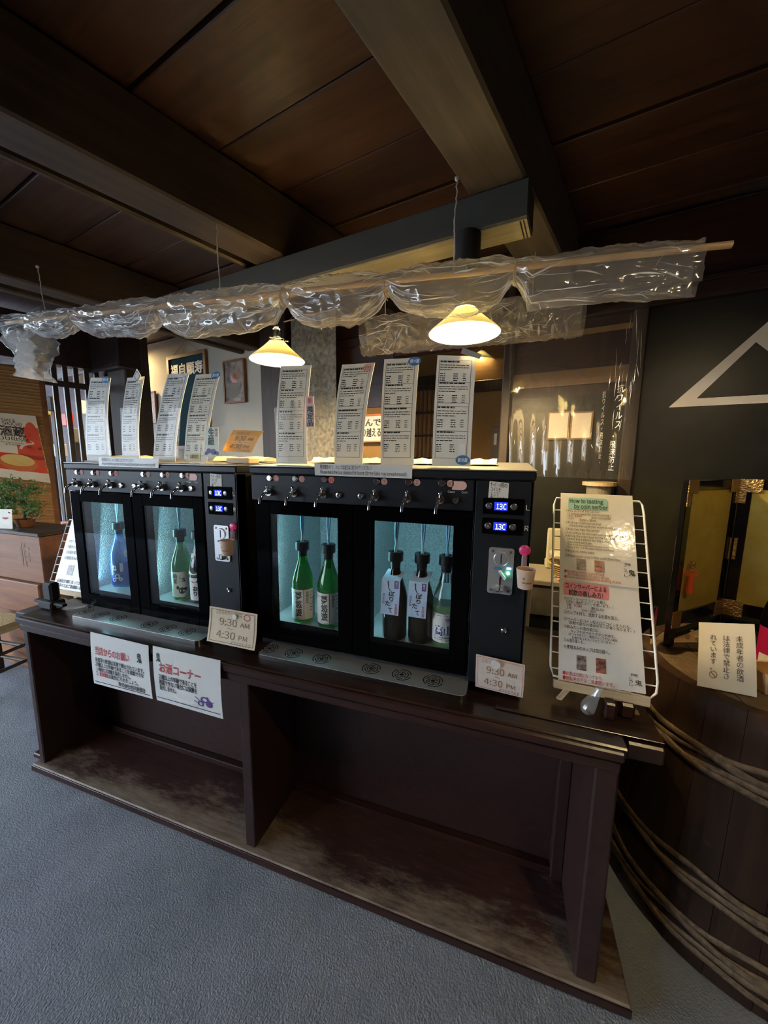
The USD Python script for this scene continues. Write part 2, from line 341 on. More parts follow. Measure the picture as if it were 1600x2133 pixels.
pm('liquid', (.66, .70, .30), .05, transmission_weight=.8)
pm('label_cream', (.80, .78, .70), .5)
pm('label_green', (.70, .74, .58), .5)
pm('label_indigo', (.03, .05, .35), .4)
pm('tag_blue', (.50, .66, .86), .45)
pm('seal_violet', (.10, .06, .26), .5)
pm('cup_paper', (.72, .50, .36), .6, var=(300., (.64, .44, .32)))
pm('clip_pink', (.80, .06, .22), .25)
pm('clip_clear', (.85, .6, .62), .1, transmission_weight=.7)
emit('lcd_screen', (.01, .02, 1.0), 1.2)
emit('lcd_digit', (.45, .75, 1.0), 5.)
emit('led_green', (.1, 1., .45), 7.)
emit('led_blue', (.1, .45, 1.), 7.)
emit('bulb', (1., .71, .34), LAMP_GLOW)
emit('bulb_dim', (1., .76, .44), LAMP_GLOW*.42)
lk('shade_glass', {'d': ('diffuse_bsdf', dict(color=(.80, .80, .55))), 't': ('translucent_bsdf', dict(color=(.95, .88, .36))), 'a': ('mix_closure', dict(fac=.014)), 'g': ('glossy_bsdf', dict(roughness=.1)), 'm': ('mix_closure', dict(fac=.04))},
   [('d.BSDF', 'a.closure1'), ('t.BSDF', 'a.closure2'), ('a.closure', 'm.closure1'), ('g.BSDF', 'm.closure2')], 'm.closure')
film('pane', 0., .01, ior=1.25)
film('acrylic', .03, .10, ior=1.16)
film('vinyl', .17, .10, ior=1.9)
film('vinyl_sheet', .05, .035, ior=1.75, bumps=(9., .25, (1, 1, .25)))
pm('tapestry', (.16, .15, .12), .95, var=(38., (.36, .34, .28)))
pm('barrel_lid', (.10, .066, .038), .7, var=(9., (.18, .125, .075), (1, 3, 1)), bump=(70., .5, .006))
wood('barrel_stave', (.020, .0095, .0055), (.052, .026, .0155), fine=22, rough=.65, spec=.2, stretch=.05, vert=True, wear=((.12, .082, .058), 4., .54, .74))
wood('hoop_bamboo', (.075, .046, .026), (.24, .155, .085), fine=60, rough=.55, stretch=1., vert=False)
pm('gold_leaf', (.60, .44, .08), .42, .55, var=(16., (.72, .56, .15)))
pm('gilt', (.62, .42, .18), .32, .95, bump=(170., 1., .006))
pm('lacquer', (.006, .006, .007), .12)
pm('tassel', (.85, .13, .05), .8)
pm('magenta', (.45, .01, .10), .4)
wood('masu_wood', (.55, .34, .14), (.68, .45, .21), fine=40, rough=.55, stretch=.06)
pm('leaf', (.05, .13, .035), .6, var=(60., (.12, .24, .07)))
wood('brown_box', (.17, .060, .020), (.27, .105, .038), fine=20, rough=.5, stretch=.07)
pm('blind', (.34, .17, .055), .6, var=(14., (.52, .28, .10), (.2, .2, 9)))
pm('poster_cream', (.78, .70, .56), .4)
pm('poster_red', (.66, .02, .01), .4, var=(6., (.74, .07, .03)))
pm('poster_gold', (.80, .58, .20), .4, var=(9., (.70, .45, .12)))
pm('poster_bowl', (.62, .14, .04), .4)
pm('straw', (.55, .42, .22), .85, var=(60., (.68, .55, .33), (1, 1, 8)), bump=(120, .6, .005))
pm('frame_brown', (.22, .10, .045), .45)
pm('teal_paper', (.035, .08, .115), .95, spec=.05)
pm('portrait', (.10, .075, .075), .4, var=(16., (.42, .36, .33)))
pm('lilac_white', (.34, .30, .33), .8, var=(5., (.22, .19, .22)))
pm('pinkish', (.70, .36, .33), .7)
pm('basket', (.50, .36, .14), .7)
pm('slate', (.10, .098, .085), .5, var=(8., (.14, .135, .115)))
pm('stone_grey', (.30, .27, .22), .75)
pm('cloth_black', (.012, .013, .014), .9)
pm('book_blue', (.08, .32, .55), .4)
pm('shoji_paper', (.50, .42, .28), .9)
pm('cable', (.012, .010, .009), .6)
pm('flower', (.85, .40, .30), .6)
# ------------------------------------------------------------------ the room
FLOORX0, FLOORX1, FLOORY0, FLOORY1 = -5.5, 5.5, -3.4, 5.5
fx, fy = np.linspace(FLOORX0, FLOORX1, 90), np.linspace(FLOORY0, FLOORY1, 76)
G = np.array([(x, y, 0) for y in fy for x in fx]); G[:, 2] = (meshkit.fbm(G*1.6, 3, 5)-.5)*.010-.004
fq = [(j*90+i, j*90+i+1, (j+1)*90+i+1, (j+1)*90+i) for j in range(75) for i in range(89)]
fl = thing('floor', 'grey rough concrete floor in front of the counter', None, kind='structure')
part(fl, 'slab', (G, np.array(fq)), 'concrete', smooth=True)
CZ, BZ, BT = 2.48, 2.235, 2.12          # ceiling boards, underside of the beams, underside of the crosspiece
# ceiling boards laid along XD
e = np.array([math.cos(math.radians(XD-1)), math.sin(math.radians(XD-1))]); nrm = np.array([-e[1], e[0]])
ce = thing('ceiling', 'dark brown board ceiling above the beams', None, kind='structure')
for k in range(-16, 20):
    o = .212+.276*k; P = nrm*o+e*(-4.6)
    part(ce, 'plank', xf(box(0, .002, CZ+.004*((k*7) % 3), 10.4, .271, CZ+.03, .003), rz=XD-1, t=(*P, 0)), 'ceiling_wood')
part(ce, 'backing', box(-5.5, -4.5, CZ+.03, 5.5, 6.5, CZ+.05), 'matte_black')
bdir = np.array([math.cos(math.radians(71)), math.sin(math.radians(71))])
def bm(name, right_pt, width, a, L0, L1, z0, z1, mat, label, b=.008, seed=0):
    d = np.array([math.cos(math.radians(a)), math.sin(math.radians(a))]); p = np.array(right_pt[:2])
    ms = xf(sub(box(0, 0, z0, L1-L0, width, z1, b), 3), rz=a, t=(*(p+d*L0), 0))
    return solo(name, rough(ms, .003, 6., seed), mat, label, 'beam')
bm('ceiling_beam', (1.893, .384), .176, 71.8, -3.4, .86, BZ, CZ-.001, 'beam_grey', 'broad grey-brown ceiling beam above the right lamp, with a chipped edge', seed=1)
bm('ceiling_beam', (.931, .559), .165, 69.3, -3.4, 1.25, BZ, CZ-.001, 'beam_wood', 'dark ceiling beam in the middle left with the second string tied to it', seed=2)
bm('ceiling_batten', (.70, .59), .028, 70.3, -3.3, 1.2, BZ+.012, CZ-.03, 'beam_wood', 'narrow batten running beside the middle left ceiling beam')
bm('ceiling_beam', (-.38, .56), .13, 72., -3.0, 1.5, BZ, CZ-.001, 'beam_wood', 'far left dark ceiling beam with the first string tied to it', seed=3)
bm('ceiling_batten', (-.57, .56), .05, 72., -3.0, 1.5, BZ-.01, CZ-.05, 'beam_wood', 'narrow batten beside the far left ceiling beam')
# crosspiece under the beams, painted dark with a bare underside
cr = thing('crossbeam', 'dark painted crossbeam with bare pale underside carrying both lamps', 'beam', (1.914, .413, 0), 170.5)
part(cr, 'timber', rough(sub(box(0, -.118, BT+.004, 1.92, 0, BZ-.0015, .004), 2), .0012, 9.), 'cross_paint')
part(cr, 'underside', box(.004, -.112, BT, 1.91, -.008, BT+.006), 'cross_under')
for t in (.012, .022): part(cr, 'moulding_line', box(t, -.110, BT-.001, t+.004, -.010, BT+.001), 'trim_wood')
# rear wall line: local frame s along it, t behind it
R0, RA = np.array([2.831, 1.139, 0.]), -11.
es, et = np.array([math.cos(math.radians(RA)), math.sin(math.radians(RA)), 0]), np.array([-math.sin(math.radians(RA)), math.cos(math.radians(RA)), 0])
def rear(px, py, t=0.):
    d = ray(px, py); p0 = R0+et*t; k = ((p0-EYE)@et)/(d@et); q = EYE+d*k-R0; return np.array([q@es, t, q[2]])
wb = thing('wall_right', 'blackened wall with a large pale painted triangle, right of the counter', None, R0, RA, kind='structure')
sL = rear(1322, 800)[0]
part(wb, 'black_panel', box(sL, 0, -.02, 2.4, .08, 2.12), 'board_black')
part(wb, 'upper_board', box(-1.05, .012, 2.15, 2.4, .08, CZ), 'maroon_wood')
q = [rear(*p)[[0, 2]] for p in ((1395, 848), (1590, 680))]
A, B = q; wdt = .05
ap = rear(1575, 711)[[0, 2]]; hb = A[1]+.030; far = B+(B-A)*.8
tri = Polygon([A, far, (far[0]+.8, A[1])]); hx = Polygon([(A[0]+.090, hb), ap, (ap[0]+(ap[1]-hb), hb)])
h2 = Polygon([(ap[0]+.055, ap[1]+.03), (ap[0]+.9, ap[1]+.6), (ap[0]+.9, hb), (ap[0]+.085+(ap[1]-hb), hb)]).intersection(tri.buffer(-.040))
inner = tri.difference(hx).difference(h2)
m = prism(inner.buffer(.004).buffer(-.002), 0, .003)
# extrusion plane xy -> s,z with thickness towards the camera
part(wb, 'painted_triangle', (np.c_[m[0][:, 0], -m[0][:, 2], m[0][:, 1]], m[1][:, ::-1]), 'emblem_paint', label='pale painted triangle mark')
tr = thing('trim_1', 'dark moulded rail along the top of the black wall', None, R0, RA, kind='structure')
part(tr, 'rail', box(-1.05, -.035, 2.085, 2.4, .012, 2.165, .006), 'trim_wood')
part(tr, 'rail_lip', box(-1.05, -.05, 2.150, 2.4, .012, 2.172, .004), 'trim_wood')
pts = [R0+es*s+et*-.012+[0, 0, z] for s, z in ((-.60, 2.30), (-.60, 2.38), (-.585, 2.43), (-.55, 2.455), (-.3, 2.462), (.2, 2.464), (.9, 2.465))]
solo('ceiling_cable', tube(pts, .007, 8), 'cable', 'black cable running along the top of the wall on the right', 'cable', smooth=True)
# centre and left of the rear wall
wc = thing('wall_back', 'rear wall of maroon boards and cream plaster behind the machines', None, R0, RA, kind='structure')
s285, s555, s600, s700, s815, s1000, s1060 = [rear(x, 830)[0] for x in (285, 556, 604, 700, 818, 1005, 1066)]
part(wc, 'plaster_panel', box(s285-.05, 0, -.02, s555, .08, CZ), 'plaster')
part(wc, 'post', box(s555, -.06, -.02, s600+.02, .09, CZ, .006), 'post_wood')
zt = rear(750, 850)[2]
part(wc, 'lower_plaster', box(s600, .02, -.02, s815, .08, zt), 'plaster_tan')
part(wc, 'maroon_panel', box(s600, 0, zt, s815, .08, CZ), 'maroon_wood')
part(wc, 'upper_rail', box(s600, -.03, rear(750, 722)[2], s815, 0, rear(750, 705)[2], .004), 'trim_wood')
part(wc, 'upper_panel', box(s815, .01, 2.04, sL, .08, CZ), 'maroon_wood')
part(wc, 'post', box(s1060-.05, -.03, -.02, s1060+.0, .09, CZ, .006), 'post_wood')
# boards seen through the hanging clear sheet
part(wc, 'brown_panel', box(s1060, .02, 1.72, sL, .08, 2.04), 'maroon_wood'); part(wc, 'black_panel', box(s1060, .02, -.02, sL, .08, 1.72), 'board_black')
part(wc, 'tan_strip', box(s1060, .012, rear(1180, 802)[2], sL, .03, rear(1180, 770)[2]), 'tan_wood')
part(wc, 'tan_strip', box(s1060, .012, rear(1250, 690)[2], sL, .03, rear(1250, 650)[2]), 'plaster_tan')
part(wc, 'post', box(sL-.03, -.02, -.02, sL+.03, .06, 2.12, .005), 'post_wood')
for x0 in (1142, 1190):  # framed papers built to imitate reflections in the clear sheet
    a, b = rear(x0, 858), rear(x0+42, 915)
    f = thing('sheet_reflection', 'framed cream notice %s added for a reflection in the clear sheet' % ('on the left' if x0 == 1142 else 'on the right'), 'notice', R0, RA)
    part(f, 'frame', box(a[0], .004, b[2], b[0], .02, a[2]), 'tan_wood'); part(f, 'sheet', box(a[0]+.008, .001, b[2]+.008, b[0]-.008, .006, a[2]-.008), 'paper_warm')
# rooms behind: deeper wall, shoji, doors
dk = thing('wall_far', 'brown wall of the room behind with papered lattice', None, R0, RA, kind='structure')
T2 = 1.25
part(dk, 'panel', box(-4.6, T2, -.02, .4, T2+.08, CZ), 'plaster_tan')
a, b = rear(800, 820, T2), rear(906, 935, T2)
lat = thing('shoji_lattice', 'papered wooden lattice screen seen between the menu cards', 'lattice screen', R0, RA)
part(lat, 'paper', box(a[0], T2-.012, .3, b[0], T2-.006, a[2]), 'shoji_paper')
k = 0
for s in np.linspace(a[0], b[0], 14): part(lat, 'slat', box(s-.007, T2-.03, .3, s+.007, T2-.012, a[2]), 'brown_box')
for z in (a[2], a[2]-.22, a[2]-.44, a[2]-.66): part(lat, 'rail', box(a[0], T2-.034, z-.010, b[0], T2-.016, z+.010), 'post_wood')
part(lat, 'head_rail', box(a[0]-.1, T2-.05, a[2]+.02, b[0]+.2, T2-.01, a[2]+.12, .004), 'post_wood')
a, b = rear(1008, 800, T2), rear(1062, 700, T2)
part(dk, 'tan_board', box(a[0]-.3, T2-.02, rear(1035, 800, T2)[2], b[0]+.1, T2-.005, CZ), 'tan_wood')
part(dk, 'cornice', box(a[0]-.3, T2-.06, rear(1035, 815, T2)[2], b[0]+.1, T2-.015, rear(1035, 792, T2)[2], .004), 'post_wood')
a, b = rear(1026, 890, T2), rear(1066, 1000, T2)
d1 = thing('door_1', 'small dark door with a pale hinge in the room behind', None, R0, RA, kind='structure')
part(d1, 'leaf', box(a[0], T2-.035, 0, b[0]+.5, T2-.012, a[2], .004), 'maroon_wood')
h = rear(1034, 915, T2); part(d1, 'hinge', box(h[0]-.012, T2-.042, h[2]-.05, h[0]+.012, T2-.034, h[2]+.05, .003), 'cream_plastic')
# left side: lintel, thick post, lattice window
L0p, L1p = atD(85, 850, 2.9), atD(212, 850, 3.2); la = math.degrees(math.atan2(L1p[1]-L0p[1], L1p[0]-L0p[0])); LL = np.hypot(*(L1p-L0p)[:2])
w1 = thing('window_1', 'tall dark wooden lattice window open to daylight, far left', None, (L0p[0], L0p[1], 0), la, kind='structure')
ztop = atD(130, 765, 3.0)[2]; zmid = atD(130, 802, 3.02)[2]
for s in np.linspace(.10, LL+.12, 7): part(w1, 'bar', box(s-.016, -.02, .3, s+.016, .02, ztop, .002), 'post_wood')
part(w1, 'rail', box(-.1, -.03, zmid-.022, LL+.2, .015, zmid+.022, .003), 'post_wood')
part(w1, 'head', box(-1.6, -.06, ztop, LL+.25, .07, ztop+.34, .005), 'trim_wood')
part(w1, 'jamb', box(-.06, -.04, -.02, .035, .05, ztop, .004), 'brown_box')
part(w1, 'sill', box(-.06, -.05, .22, LL+.2, .06, .3, .004), 'post_wood')
pp = atD(248, 850, 3.05)
wl = thing('wall_left', 'thick dark timber post and lintel left of the cream wall', None, (pp[0], pp[1], 0), la-80, kind='structure')
part(wl, 'post', box(-.14, 0, -.02, .13, .2, CZ, .01), 'post_wood')
part(wl, 'lintel', box(-.9, -.06, atD(248, 775, 3.05)[2], .17, .12, atD(248, 700, 3.05)[2], .01), 'trim_wood')
part(wl, 'upper_panel', box(-2.5, .02, atD(248, 702, 3.05)[2], .2, .08, CZ), 'maroon_wood')
# front wall behind the photographer, with the wide shop entrance on its left
wf = thing('wall_front', 'dark wall beside the shop entrance behind the photographer', None, kind='structure')
part(wf, 'panel', box(-.9, -3.05, 0, 5.5, -2.97, CZ), 'maroon_wood')
part(wf, 'lintel', box(-5.5, -3.05, 2.15, -.9, -2.97, CZ), 'maroon_wood')
struct('ground', box(-40, -40, -.06, 40, 40, -.03), 'asphalt', 'dark paved street outside the shop')
we = thing('wall_side', 'dark wall closing the shop on the far right', None, kind='structure')
part(we, 'panel', box(4.6, -3.0, 0, 4.68, 1.2, CZ), 'maroon_wood')
# ------------------------------------------------------------------ counter
CT = .715
c = thing('counter', 'long dark-stained wooden counter with two open bays holding both machines', 'counter')
part(c, 'top_board', box(-.01, .004, CT-.028, 2.20, .62, CT, .004), 'counter_top')
part(c, 'edge_moulding', cat(box(-.012, -.010, CT-.030, 2.19, .004, CT-.004, .004), box(.0, -.004, CT-.062, 2.185, .02, CT-.032, .004)), 'counter_wood')
part(c, 'side_panel', box(.0, .006, .03, .03, .60, CT-.03, .004), 'counter_panel')
part(c, 'side_panel', box(2.135, .006, .03, 2.187, .60, CT-.03, .005), 'counter_panel')
part(c, 'divider', box(1.098, .004, .034, 1.137, .27, CT-.03, .003), 'counter_panel')
part(c, 'back_panel', box(.03, .275, .03, 2.135, .30, CT-.03), 'counter_panel')
part(c, 'back_ledge', cat(box(.03, .245, .032, 1.098, .275, .058, .003), box(1.137, .245, .032, 2.135, .275, .058, .003)), 'counter_wood')
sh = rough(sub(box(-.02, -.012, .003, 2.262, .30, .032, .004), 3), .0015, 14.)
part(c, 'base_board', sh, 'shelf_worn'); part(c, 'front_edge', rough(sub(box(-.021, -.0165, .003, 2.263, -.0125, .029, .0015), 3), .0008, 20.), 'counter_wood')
part(c, 'corner_strip', box(2.10, .235, .032, 2.135, .275, CT-.03, .003), 'counter_panel')
part(c, 'left_tongue', box(-.095, .03, .006, -.02, .28, .030, .004), 'counter_wood')
part(c, 'left_overhang', box(-.09, .03, CT-.04, -.012, .55, CT-.006, .005), 'counter_wood')
bn = thing('side_plank', 'worn dark plank projecting from the right end of the counter', 'plank', (2.2, .03, 0))
part(bn, 'plank', rough(sub(box(-.30, .02, CT+.0004, .085, .42, CT+.0034, .001), 2), .0005, 9.), 'counter_top')
part(bn, 'end_board', box(.005, .01, CT-.052, .085, .46, CT-.006, .005), 'counter_wood')
# ------------------------------------------------------------------ sake dispensers; local origin: left, front, counter top
MW, MD, MH = .885, .46, .640
TAPX = (.073, .169, .273, .446, .545, .641)
def make_machine(label, loc, scale=None):
    t = thing('sake_dispenser', label, 'dispenser', loc, group=None, scale=scale)
    # case: shell round two open compartments
    part(t, 'case', cat(box(0, .03, .03, .02, MD, MH-.03), box(MW-.006, .0, .0, MW, MD, MH-.03), box(.02, MD-.02, .03, .735, MD, MH-.03), box(0, .03, 0, .735, MD, .032),
                        box(.02, .03, .52, .735, MD-.02, MH-.03), box(.365, .05, .03, .375, MD-.02, .52), box(.737, .05, 0, MW-.006, MD, MH-.03)), 'machine_black')
    part(t, 'lid', cat(box(-.004, -.004, MH-.030, MW+.004, MD+.006, MH-.006, .004)), 'machine_black')
    v = np.array([(-.004, -.002, MH-.006), (MW+.004, -.002, MH-.006), (MW+.004, MD+.006, MH-.006), (-.004, MD+.006, MH-.006), (-.004, -.002, MH-.003), (MW+.004, -.002, MH-.003), (MW+.004, MD+.006, MH+.016), (-.004, MD+.006, MH+.016)])
    part(t, 'lid_top', hull(v), 'machine_top')
    part(t, 'tap_panel', box(.0, 0, .522, .732, .03, MH-.032, .002), 'machine_black')
    part(t, 'control_panel', box(.737, 0, .016, MW, .05, MH-.032, .002), 'machine_black')
    for x0, x1 in ((.012, .368), (.372, .730)):
        ring = lambda y0, y1, b=0.: cat(box(x0, y0, .030, x0+.056, y1, .518, b), box(x1-.050, y0, .030, x1, y1, .518, b), box(x0+.056, y0, .030, x1-.050, y1, .082), box(x0+.056, y0, .478, x1-.050, y1, .518))
        d = part(t, 'door', ring(0, .008, .002), 'gloss_black'); part(d, 'gasket', ring(.008, .042), 'dead_black')
        part(d, 'glass_pane', box(x0+.054, .004, .080, x1-.048, .008, .480), 'pane')
        lx0, lx1, ly, lz0, lz1 = x0+.012 if x0 > .1 else .022, x1-.010 if x1 < .7 else .733, MD-.022, .078, .518
        lx0, lx1 = (.376, .733) if x0 > .1 else (.022, .364)
        ln = part(t, 'liner', cat(box(lx0, .045, lz0, lx0+.003, ly, lz1), box(lx1-.003, .045, lz0, lx1, ly, lz1), box(lx0, ly-.003, lz0, lx1, ly, lz1), box(lx0, .045, lz1-.003, lx1, ly, lz1)), 'stucco_metal', label='embossed metal lining of one cold compartment')
        part(t, 'shelf', box(lx0+.003, .045, .074, lx1-.003, ly-.003, .082), 'aluminium')
    for k, x in enumerate(TAPX):
        tp = part(t, 'tap', cat(cyl((x, 0, .548), .0125, -.008, 20, 'y') if False else xf(cyl((0, 0, 0), .0125, .010, 20), rx=90, t=(x, .0, .551)),
                                tube([(x, -.004, .551), (x, -.018, .551), (x, -.030, .549), (x-.002, -.040, .543), (x-.004, -.046, .532), (x-.005, -.048, .516)], .0046, 10),
                                rod((x, -.014, .552), (x, -.014, .567), .0036), xf(trimesh_sphere(.0058), t=(x, -.014, .569)), xf(cyl((0, 0, 0), .0075, .012, 12), rx=90, t=(x, -.012, .551))), 'chrome', smooth=40)
        bx = x+.002
        b = part(t, 'button', cat(xf(lathe([(0, .008), (.0065, .008), (.0070, .006), (.0085, .006), (.0105, .004), (.0115, 0), (0, 0)], 22), rx=90, t=(bx, 0, .597))), 'chrome', smooth=40)
        st = part(t, 'number_sticker', xf(cyl((0, 0, 0), .0098, .0012, 22), rx=90, t=(bx+.024, 0, .597)), 'sticker_red' if k == 2 else 'sticker_pink')
        S = Plane((bx+.014, -.0013, .607), (bx+.034, -.0013, .607), (bx+.034, -.0013, .587), (bx+.014, -.0013, .587))
        part(st, 'numeral', cat(text(S, [('B' if k == 2 else '①①①③③④'[k], .15, .10, .85, .90, 1)])), 'ink_red' if k < 3 else 'ink_brown')
    for x in (.326, .399, .684):
        part(t, 'key_lock', xf(lathe([(0, .007), (.004, .007), (.005, .0085), (.0085, .008), (.0105, .004), (.0105, 0), (0, 0)], 20), rx=90, t=(x, 0, .551)), 'chrome', smooth=40)
    # switch between clean and coin
    part(t, 'mode_sticker', prism(Point(0, 0).buffer(.012).union(sbox(-.028, -.012, 0, .012)), 0, .001)[0]@np.array([[1, 0, 0], [0, 0, 1], [0, -1, 0.]])+[.700, -.0012, .592] if False else xf(prism(Point(0, 0).buffer(.012).union(sbox(-.028, -.012, 0, .012)), 0, .0012), rx=90, t=(.700, 0, .592)), 'sticker_pink')
    S = Plane((.660, 0, .578), (.716, 0, .578), (.716, 0, .570), (.660, 0, .570)); part(t, 'lettering', text(S, [('Clean', .0, 0, .38, 1), ('Coin', .68, 0, .98, 1)]), 'white')
    # displays
    for z, ch in ((.540, 'L'), (.485, 'R')):
        dp = part(t, 'display', xf(prism(sbox(-.046, -.018, .052, .018).buffer(.004), 0, .003), rx=90, t=(.808, 0, z)), 'gloss_black')
        S = Plane((.788, -.0031, z+.011), (.822, -.0031, z+.011), (.822, -.0031, z-.011), (.788, -.0031, z-.011))
        part(dp, 'screen', patch(S, off=.0002), 'lcd_screen', label='blue lit screen'); part(dp, 'digits', text(S, [('1', .12, .06, .38, .98), ('3', .38, .06, .64, .98), ('C', .66, .06, .92, .98)], .0006), 'lcd_digit')
        for x in (.774, .838):
            part(dp, 'key', xf(lathe([(0, .003), (.007, .003), (.009, .0015), (.009, 0), (0, 0)], 20), rx=90, t=(x, -.003, z)), 'screw', smooth=40)
            S = Plane((x-.005, -.0062, z+.005), (x+.005, -.0062, z+.005), (x+.005, -.0062, z-.005), (x-.005, -.0062, z-.005)); part(dp, 'symbol', text(S, [('▲' if x < .8 else '※', 0, 0, 1, 1)]), 'aluminium')
        S = Plane((.866, 0, z+.009), (.878, 0, z+.009), (.878, 0, z-.009), (.866, 0, z-.009)); part(t, 'lettering', text(S, [(ch, 0, 0, 1, 1.05, 0)]), 'white')
    # handwritten note
    S = Plane((.772, -.0012, .607), (.822, -.0012, .603), (.822, -.0012, .552), (.770, -.0012, .552))
    nt = part(t, 'note', sheet(S, .001, 2, 2), 'paper'); part(nt, 'lettering', text(S, [('ｻｰﾊﾞｰ用の', .06, .02, .95, .27), ('コインを', .08, .26, .62, .50), ('レジで', .10, .50, .55, .74), ('購入ください', .10, .73, .96, .98)], .0004), 'ink')
    # coin acceptor
    ca = part(t, 'coin_acceptor', xf(prism(sbox(-.026, -.058, .026, .058).buffer(.007), 0, .006), rx=90, t=(.813, 0, .361)), 'aluminium')
    part(ca, 'coin_slot', cat(xf(lathe([(0, .004), (.018, .004), (.020, .002), (.020, 0), (0, 0)], 28), rx=90, t=(.813, -.006, .396))), 'aluminium', smooth=40)
    part(ca, 'slit', box(.8115, -.0108, .383, .8145, -.0095, .410), 'ink')
    part(ca, 'label_plate', xf(prism(sbox(-.008, 0, .008, 0.001).buffer(.003), 0, .0008), rx=90, t=(.806, -.006, .368)), 'ink_blue')
    part(ca, 'return_lever', hull([(.807, -.006, .362), (.814, -.006, .364), (.829, -.006, .343), (.825, -.006, .336), (.808, -.013, .360), (.814, -.013, .361), (.828, -.013, .343), (.825, -.013, .338)]), 'white')
    part(ca, 'return_cup', cat(box(.804, -.020, .306, .8115, -.006, .322), box(.8155, -.020, .306, .823, -.006, .322), box(.804, -.020, .304, .823, -.006, .309)), 'aluminium')
    part(ca, 'slit', hull([(.811, -.0065, .322), (.816, -.0065, .322), (.811, -.0072, .340), (.816, -.0072, .344), (.8135, -.0065, .350)]), 'ink')
    for x in (.790, .836):
        for z in (.306, .416): part(ca, 'screw', xf(lathe([(0, .003), (.0025, .0025), (.004, 0), (0, 0)], 12), rx=90, t=(x, -.006, z)), 'screw')
    part(ca, 'green_light', xf(trimesh_sphere(.0045, 1), t=(.833, -.007, .357)), 'led_green', label='green status light'); part(ca, 'blue_light', box(.829, -.0075, .368, .840, -.006, .373), 'led_blue', label='blue status light')
    part(t, 'lock', xf(lathe([(0, .006), (.004, .006), (.0055, .007), (.0085, .005), (.0095, 0), (0, 0)], 20), rx=90, t=(.832, 0, .190)), 'chrome', smooth=40)
    return t
def trimesh_sphere(r, n=2): return tm(trimesh.creation.icosphere(subdivisions=n, radius=r))
M1 = np.array([1.08, .13, CT]); M0 = np.array([.1655, .13, CT]); MS = (.965, 1, 1)
mach = make_machine('right black six-tap sake dispenser holding five bottles', M1)
dup(mach, 'left black six-tap sake dispenser, partly behind the orange time card', M0, scale=MS, inst=False)
def led(x0, x1, k):
    rect_light('cabinet_light' if k == 0 else f'cabinet_light_{k:03d}', (x0+.012, .13+.075, CT+.31), (.75, .8, -.1), .02, .38, (.38, .85, .97), LED*1.75)
led(M1[0]+.030, M1[0]+.36, 0); led(M1[0]+.380, M1[0]+.73, 1); led(M0[0]+.030, M0[0]+.35, 2); led(M0[0]+.37, M0[0]+.70, 3)
# drip trays
def make_tray(label, loc, scale=None):
    t = thing('drip_tray', label, 'drip tray', loc, scale=scale, group=None); Lx, Dy = .69, .104
    pl = sbox(.02, .02, Lx-.02, Dy+.03).buffer(.02).intersection(sbox(0, 0, Lx, Dy))
    part(t, 'body', cat(prism(pl, 0, .013)), 'tray_side'); part(t, 'top_plate', prism(pl.buffer(-.0012), .0128, .0138), 'steel')
    for x in TAPX:
        ms = []
        S = Plane((x-.052-.03, .045+.03, .0142), (x-.052+.03, .045+.03, .0142), (x-.052+.03, .045-.03, .0142), (x-.052-.03, .045-.03, .0142))
        ms.append(disc(S, .5, .5, .11, .11, 0, 16, 0.))
        for k, r in enumerate((.23, .36, .50)):
            for a in range(3): ms.append(disc(S, .5, .5, r, r, 1-.055/r, 10, 0., a*120+k*60+9, a*120+k*60+111))
        part(t, 'drain_rings', cat(*ms), 'ink', label='black ring-shaped drain slots')
    return t
tray = make_tray('brushed steel drip tray in front of the right dispenser', (M1[0]+.052, .055, CT))
dup(tray, 'brushed steel drip tray in front of the left dispenser', (M0[0]+.052*.965+.006, .055, CT), scale=(.965, 1, 1))
# ------------------------------------------------------------------ bottles
BOT = [(0, 0), (.034, 0), (.0385, .003), (.040, .010), (.040, .135), (.0385, .150), (.033, .172), (.024, .200), (.0175, .222), (.0145, .240), (.0140, .262), (0, .262)]
BZ0 = CT+.082
def bottle(label, x, y, glass, deco, s=1., tubes=True):
    t = thing('sake_bottle', label, 'bottle', (x, y, BZ0+.0005), 0. if deco is deco_shibori else .8*(math.degrees(math.atan2(EYE[1]-y, EYE[0]-x))+90)-6)
    part(t, 'glass_body', lathe([(r*s, z) for r, z in BOT], 36), glass, smooth=35)
    part(t, 'stopper', cat(lathe([(0, .236), (.0155, .236), (.0165, .250), (.0165, .256), (.024, .258), (.0245, .262), (.0245, .286), (.023, .288), (.012, .288), (.011, .280), (0, .280)], 24)), 'stopper', smooth=30)
    if tubes:
        part(t, 'tube', cat(tube([(.003, 0, .20), (.002, 0, .29), (-.004, .01, .34), (-.007, .02, .43)], .0035, 8)), 'tube_blue', smooth=True)
        part(t, 'tube', cat(tube([(-.003, 0, .20), (-.002, 0, .29), (.002, .01, .34), (.0045, .02, .43)], .0035, 8)), 'tube_blue', smooth=True)
    deco(t); return t
def deco_yumeyu(t):
    S = Cyl((0, 0, 0), .0403*1., .012, .122, 180, 385); lb = part(t, 'label', patch(S, nu=28, nv=1, off=.0003), 'label_cream', smooth=True)
    part(lb, 'lettering', cat(text(S, [('夢悠遊', .29, .06, .46, .90, 1, 'v'), ('飛騨高山', .56, .06, .63, .46, 0, 'v')], .0006), stroke(S, [(.10, .05), (.18, .13), (.30, .12)], .012, .0006), stroke(S, [(.28, .93), (.38, .97), (.50, .95)], .014, .0006)), 'ink')
    part(lb, 'red_line', cat(patch(S, .50, 0, .512, 1, 1, 1, .0006), frame2d(S, .565, .36, .60, .44, .006, .01)), 'ink_red')
    part(lb, 'small_print', dashes(S, [(.66, .1+.1*k, .9, .025) for k in range(7)], .0006), 'ink_soft')
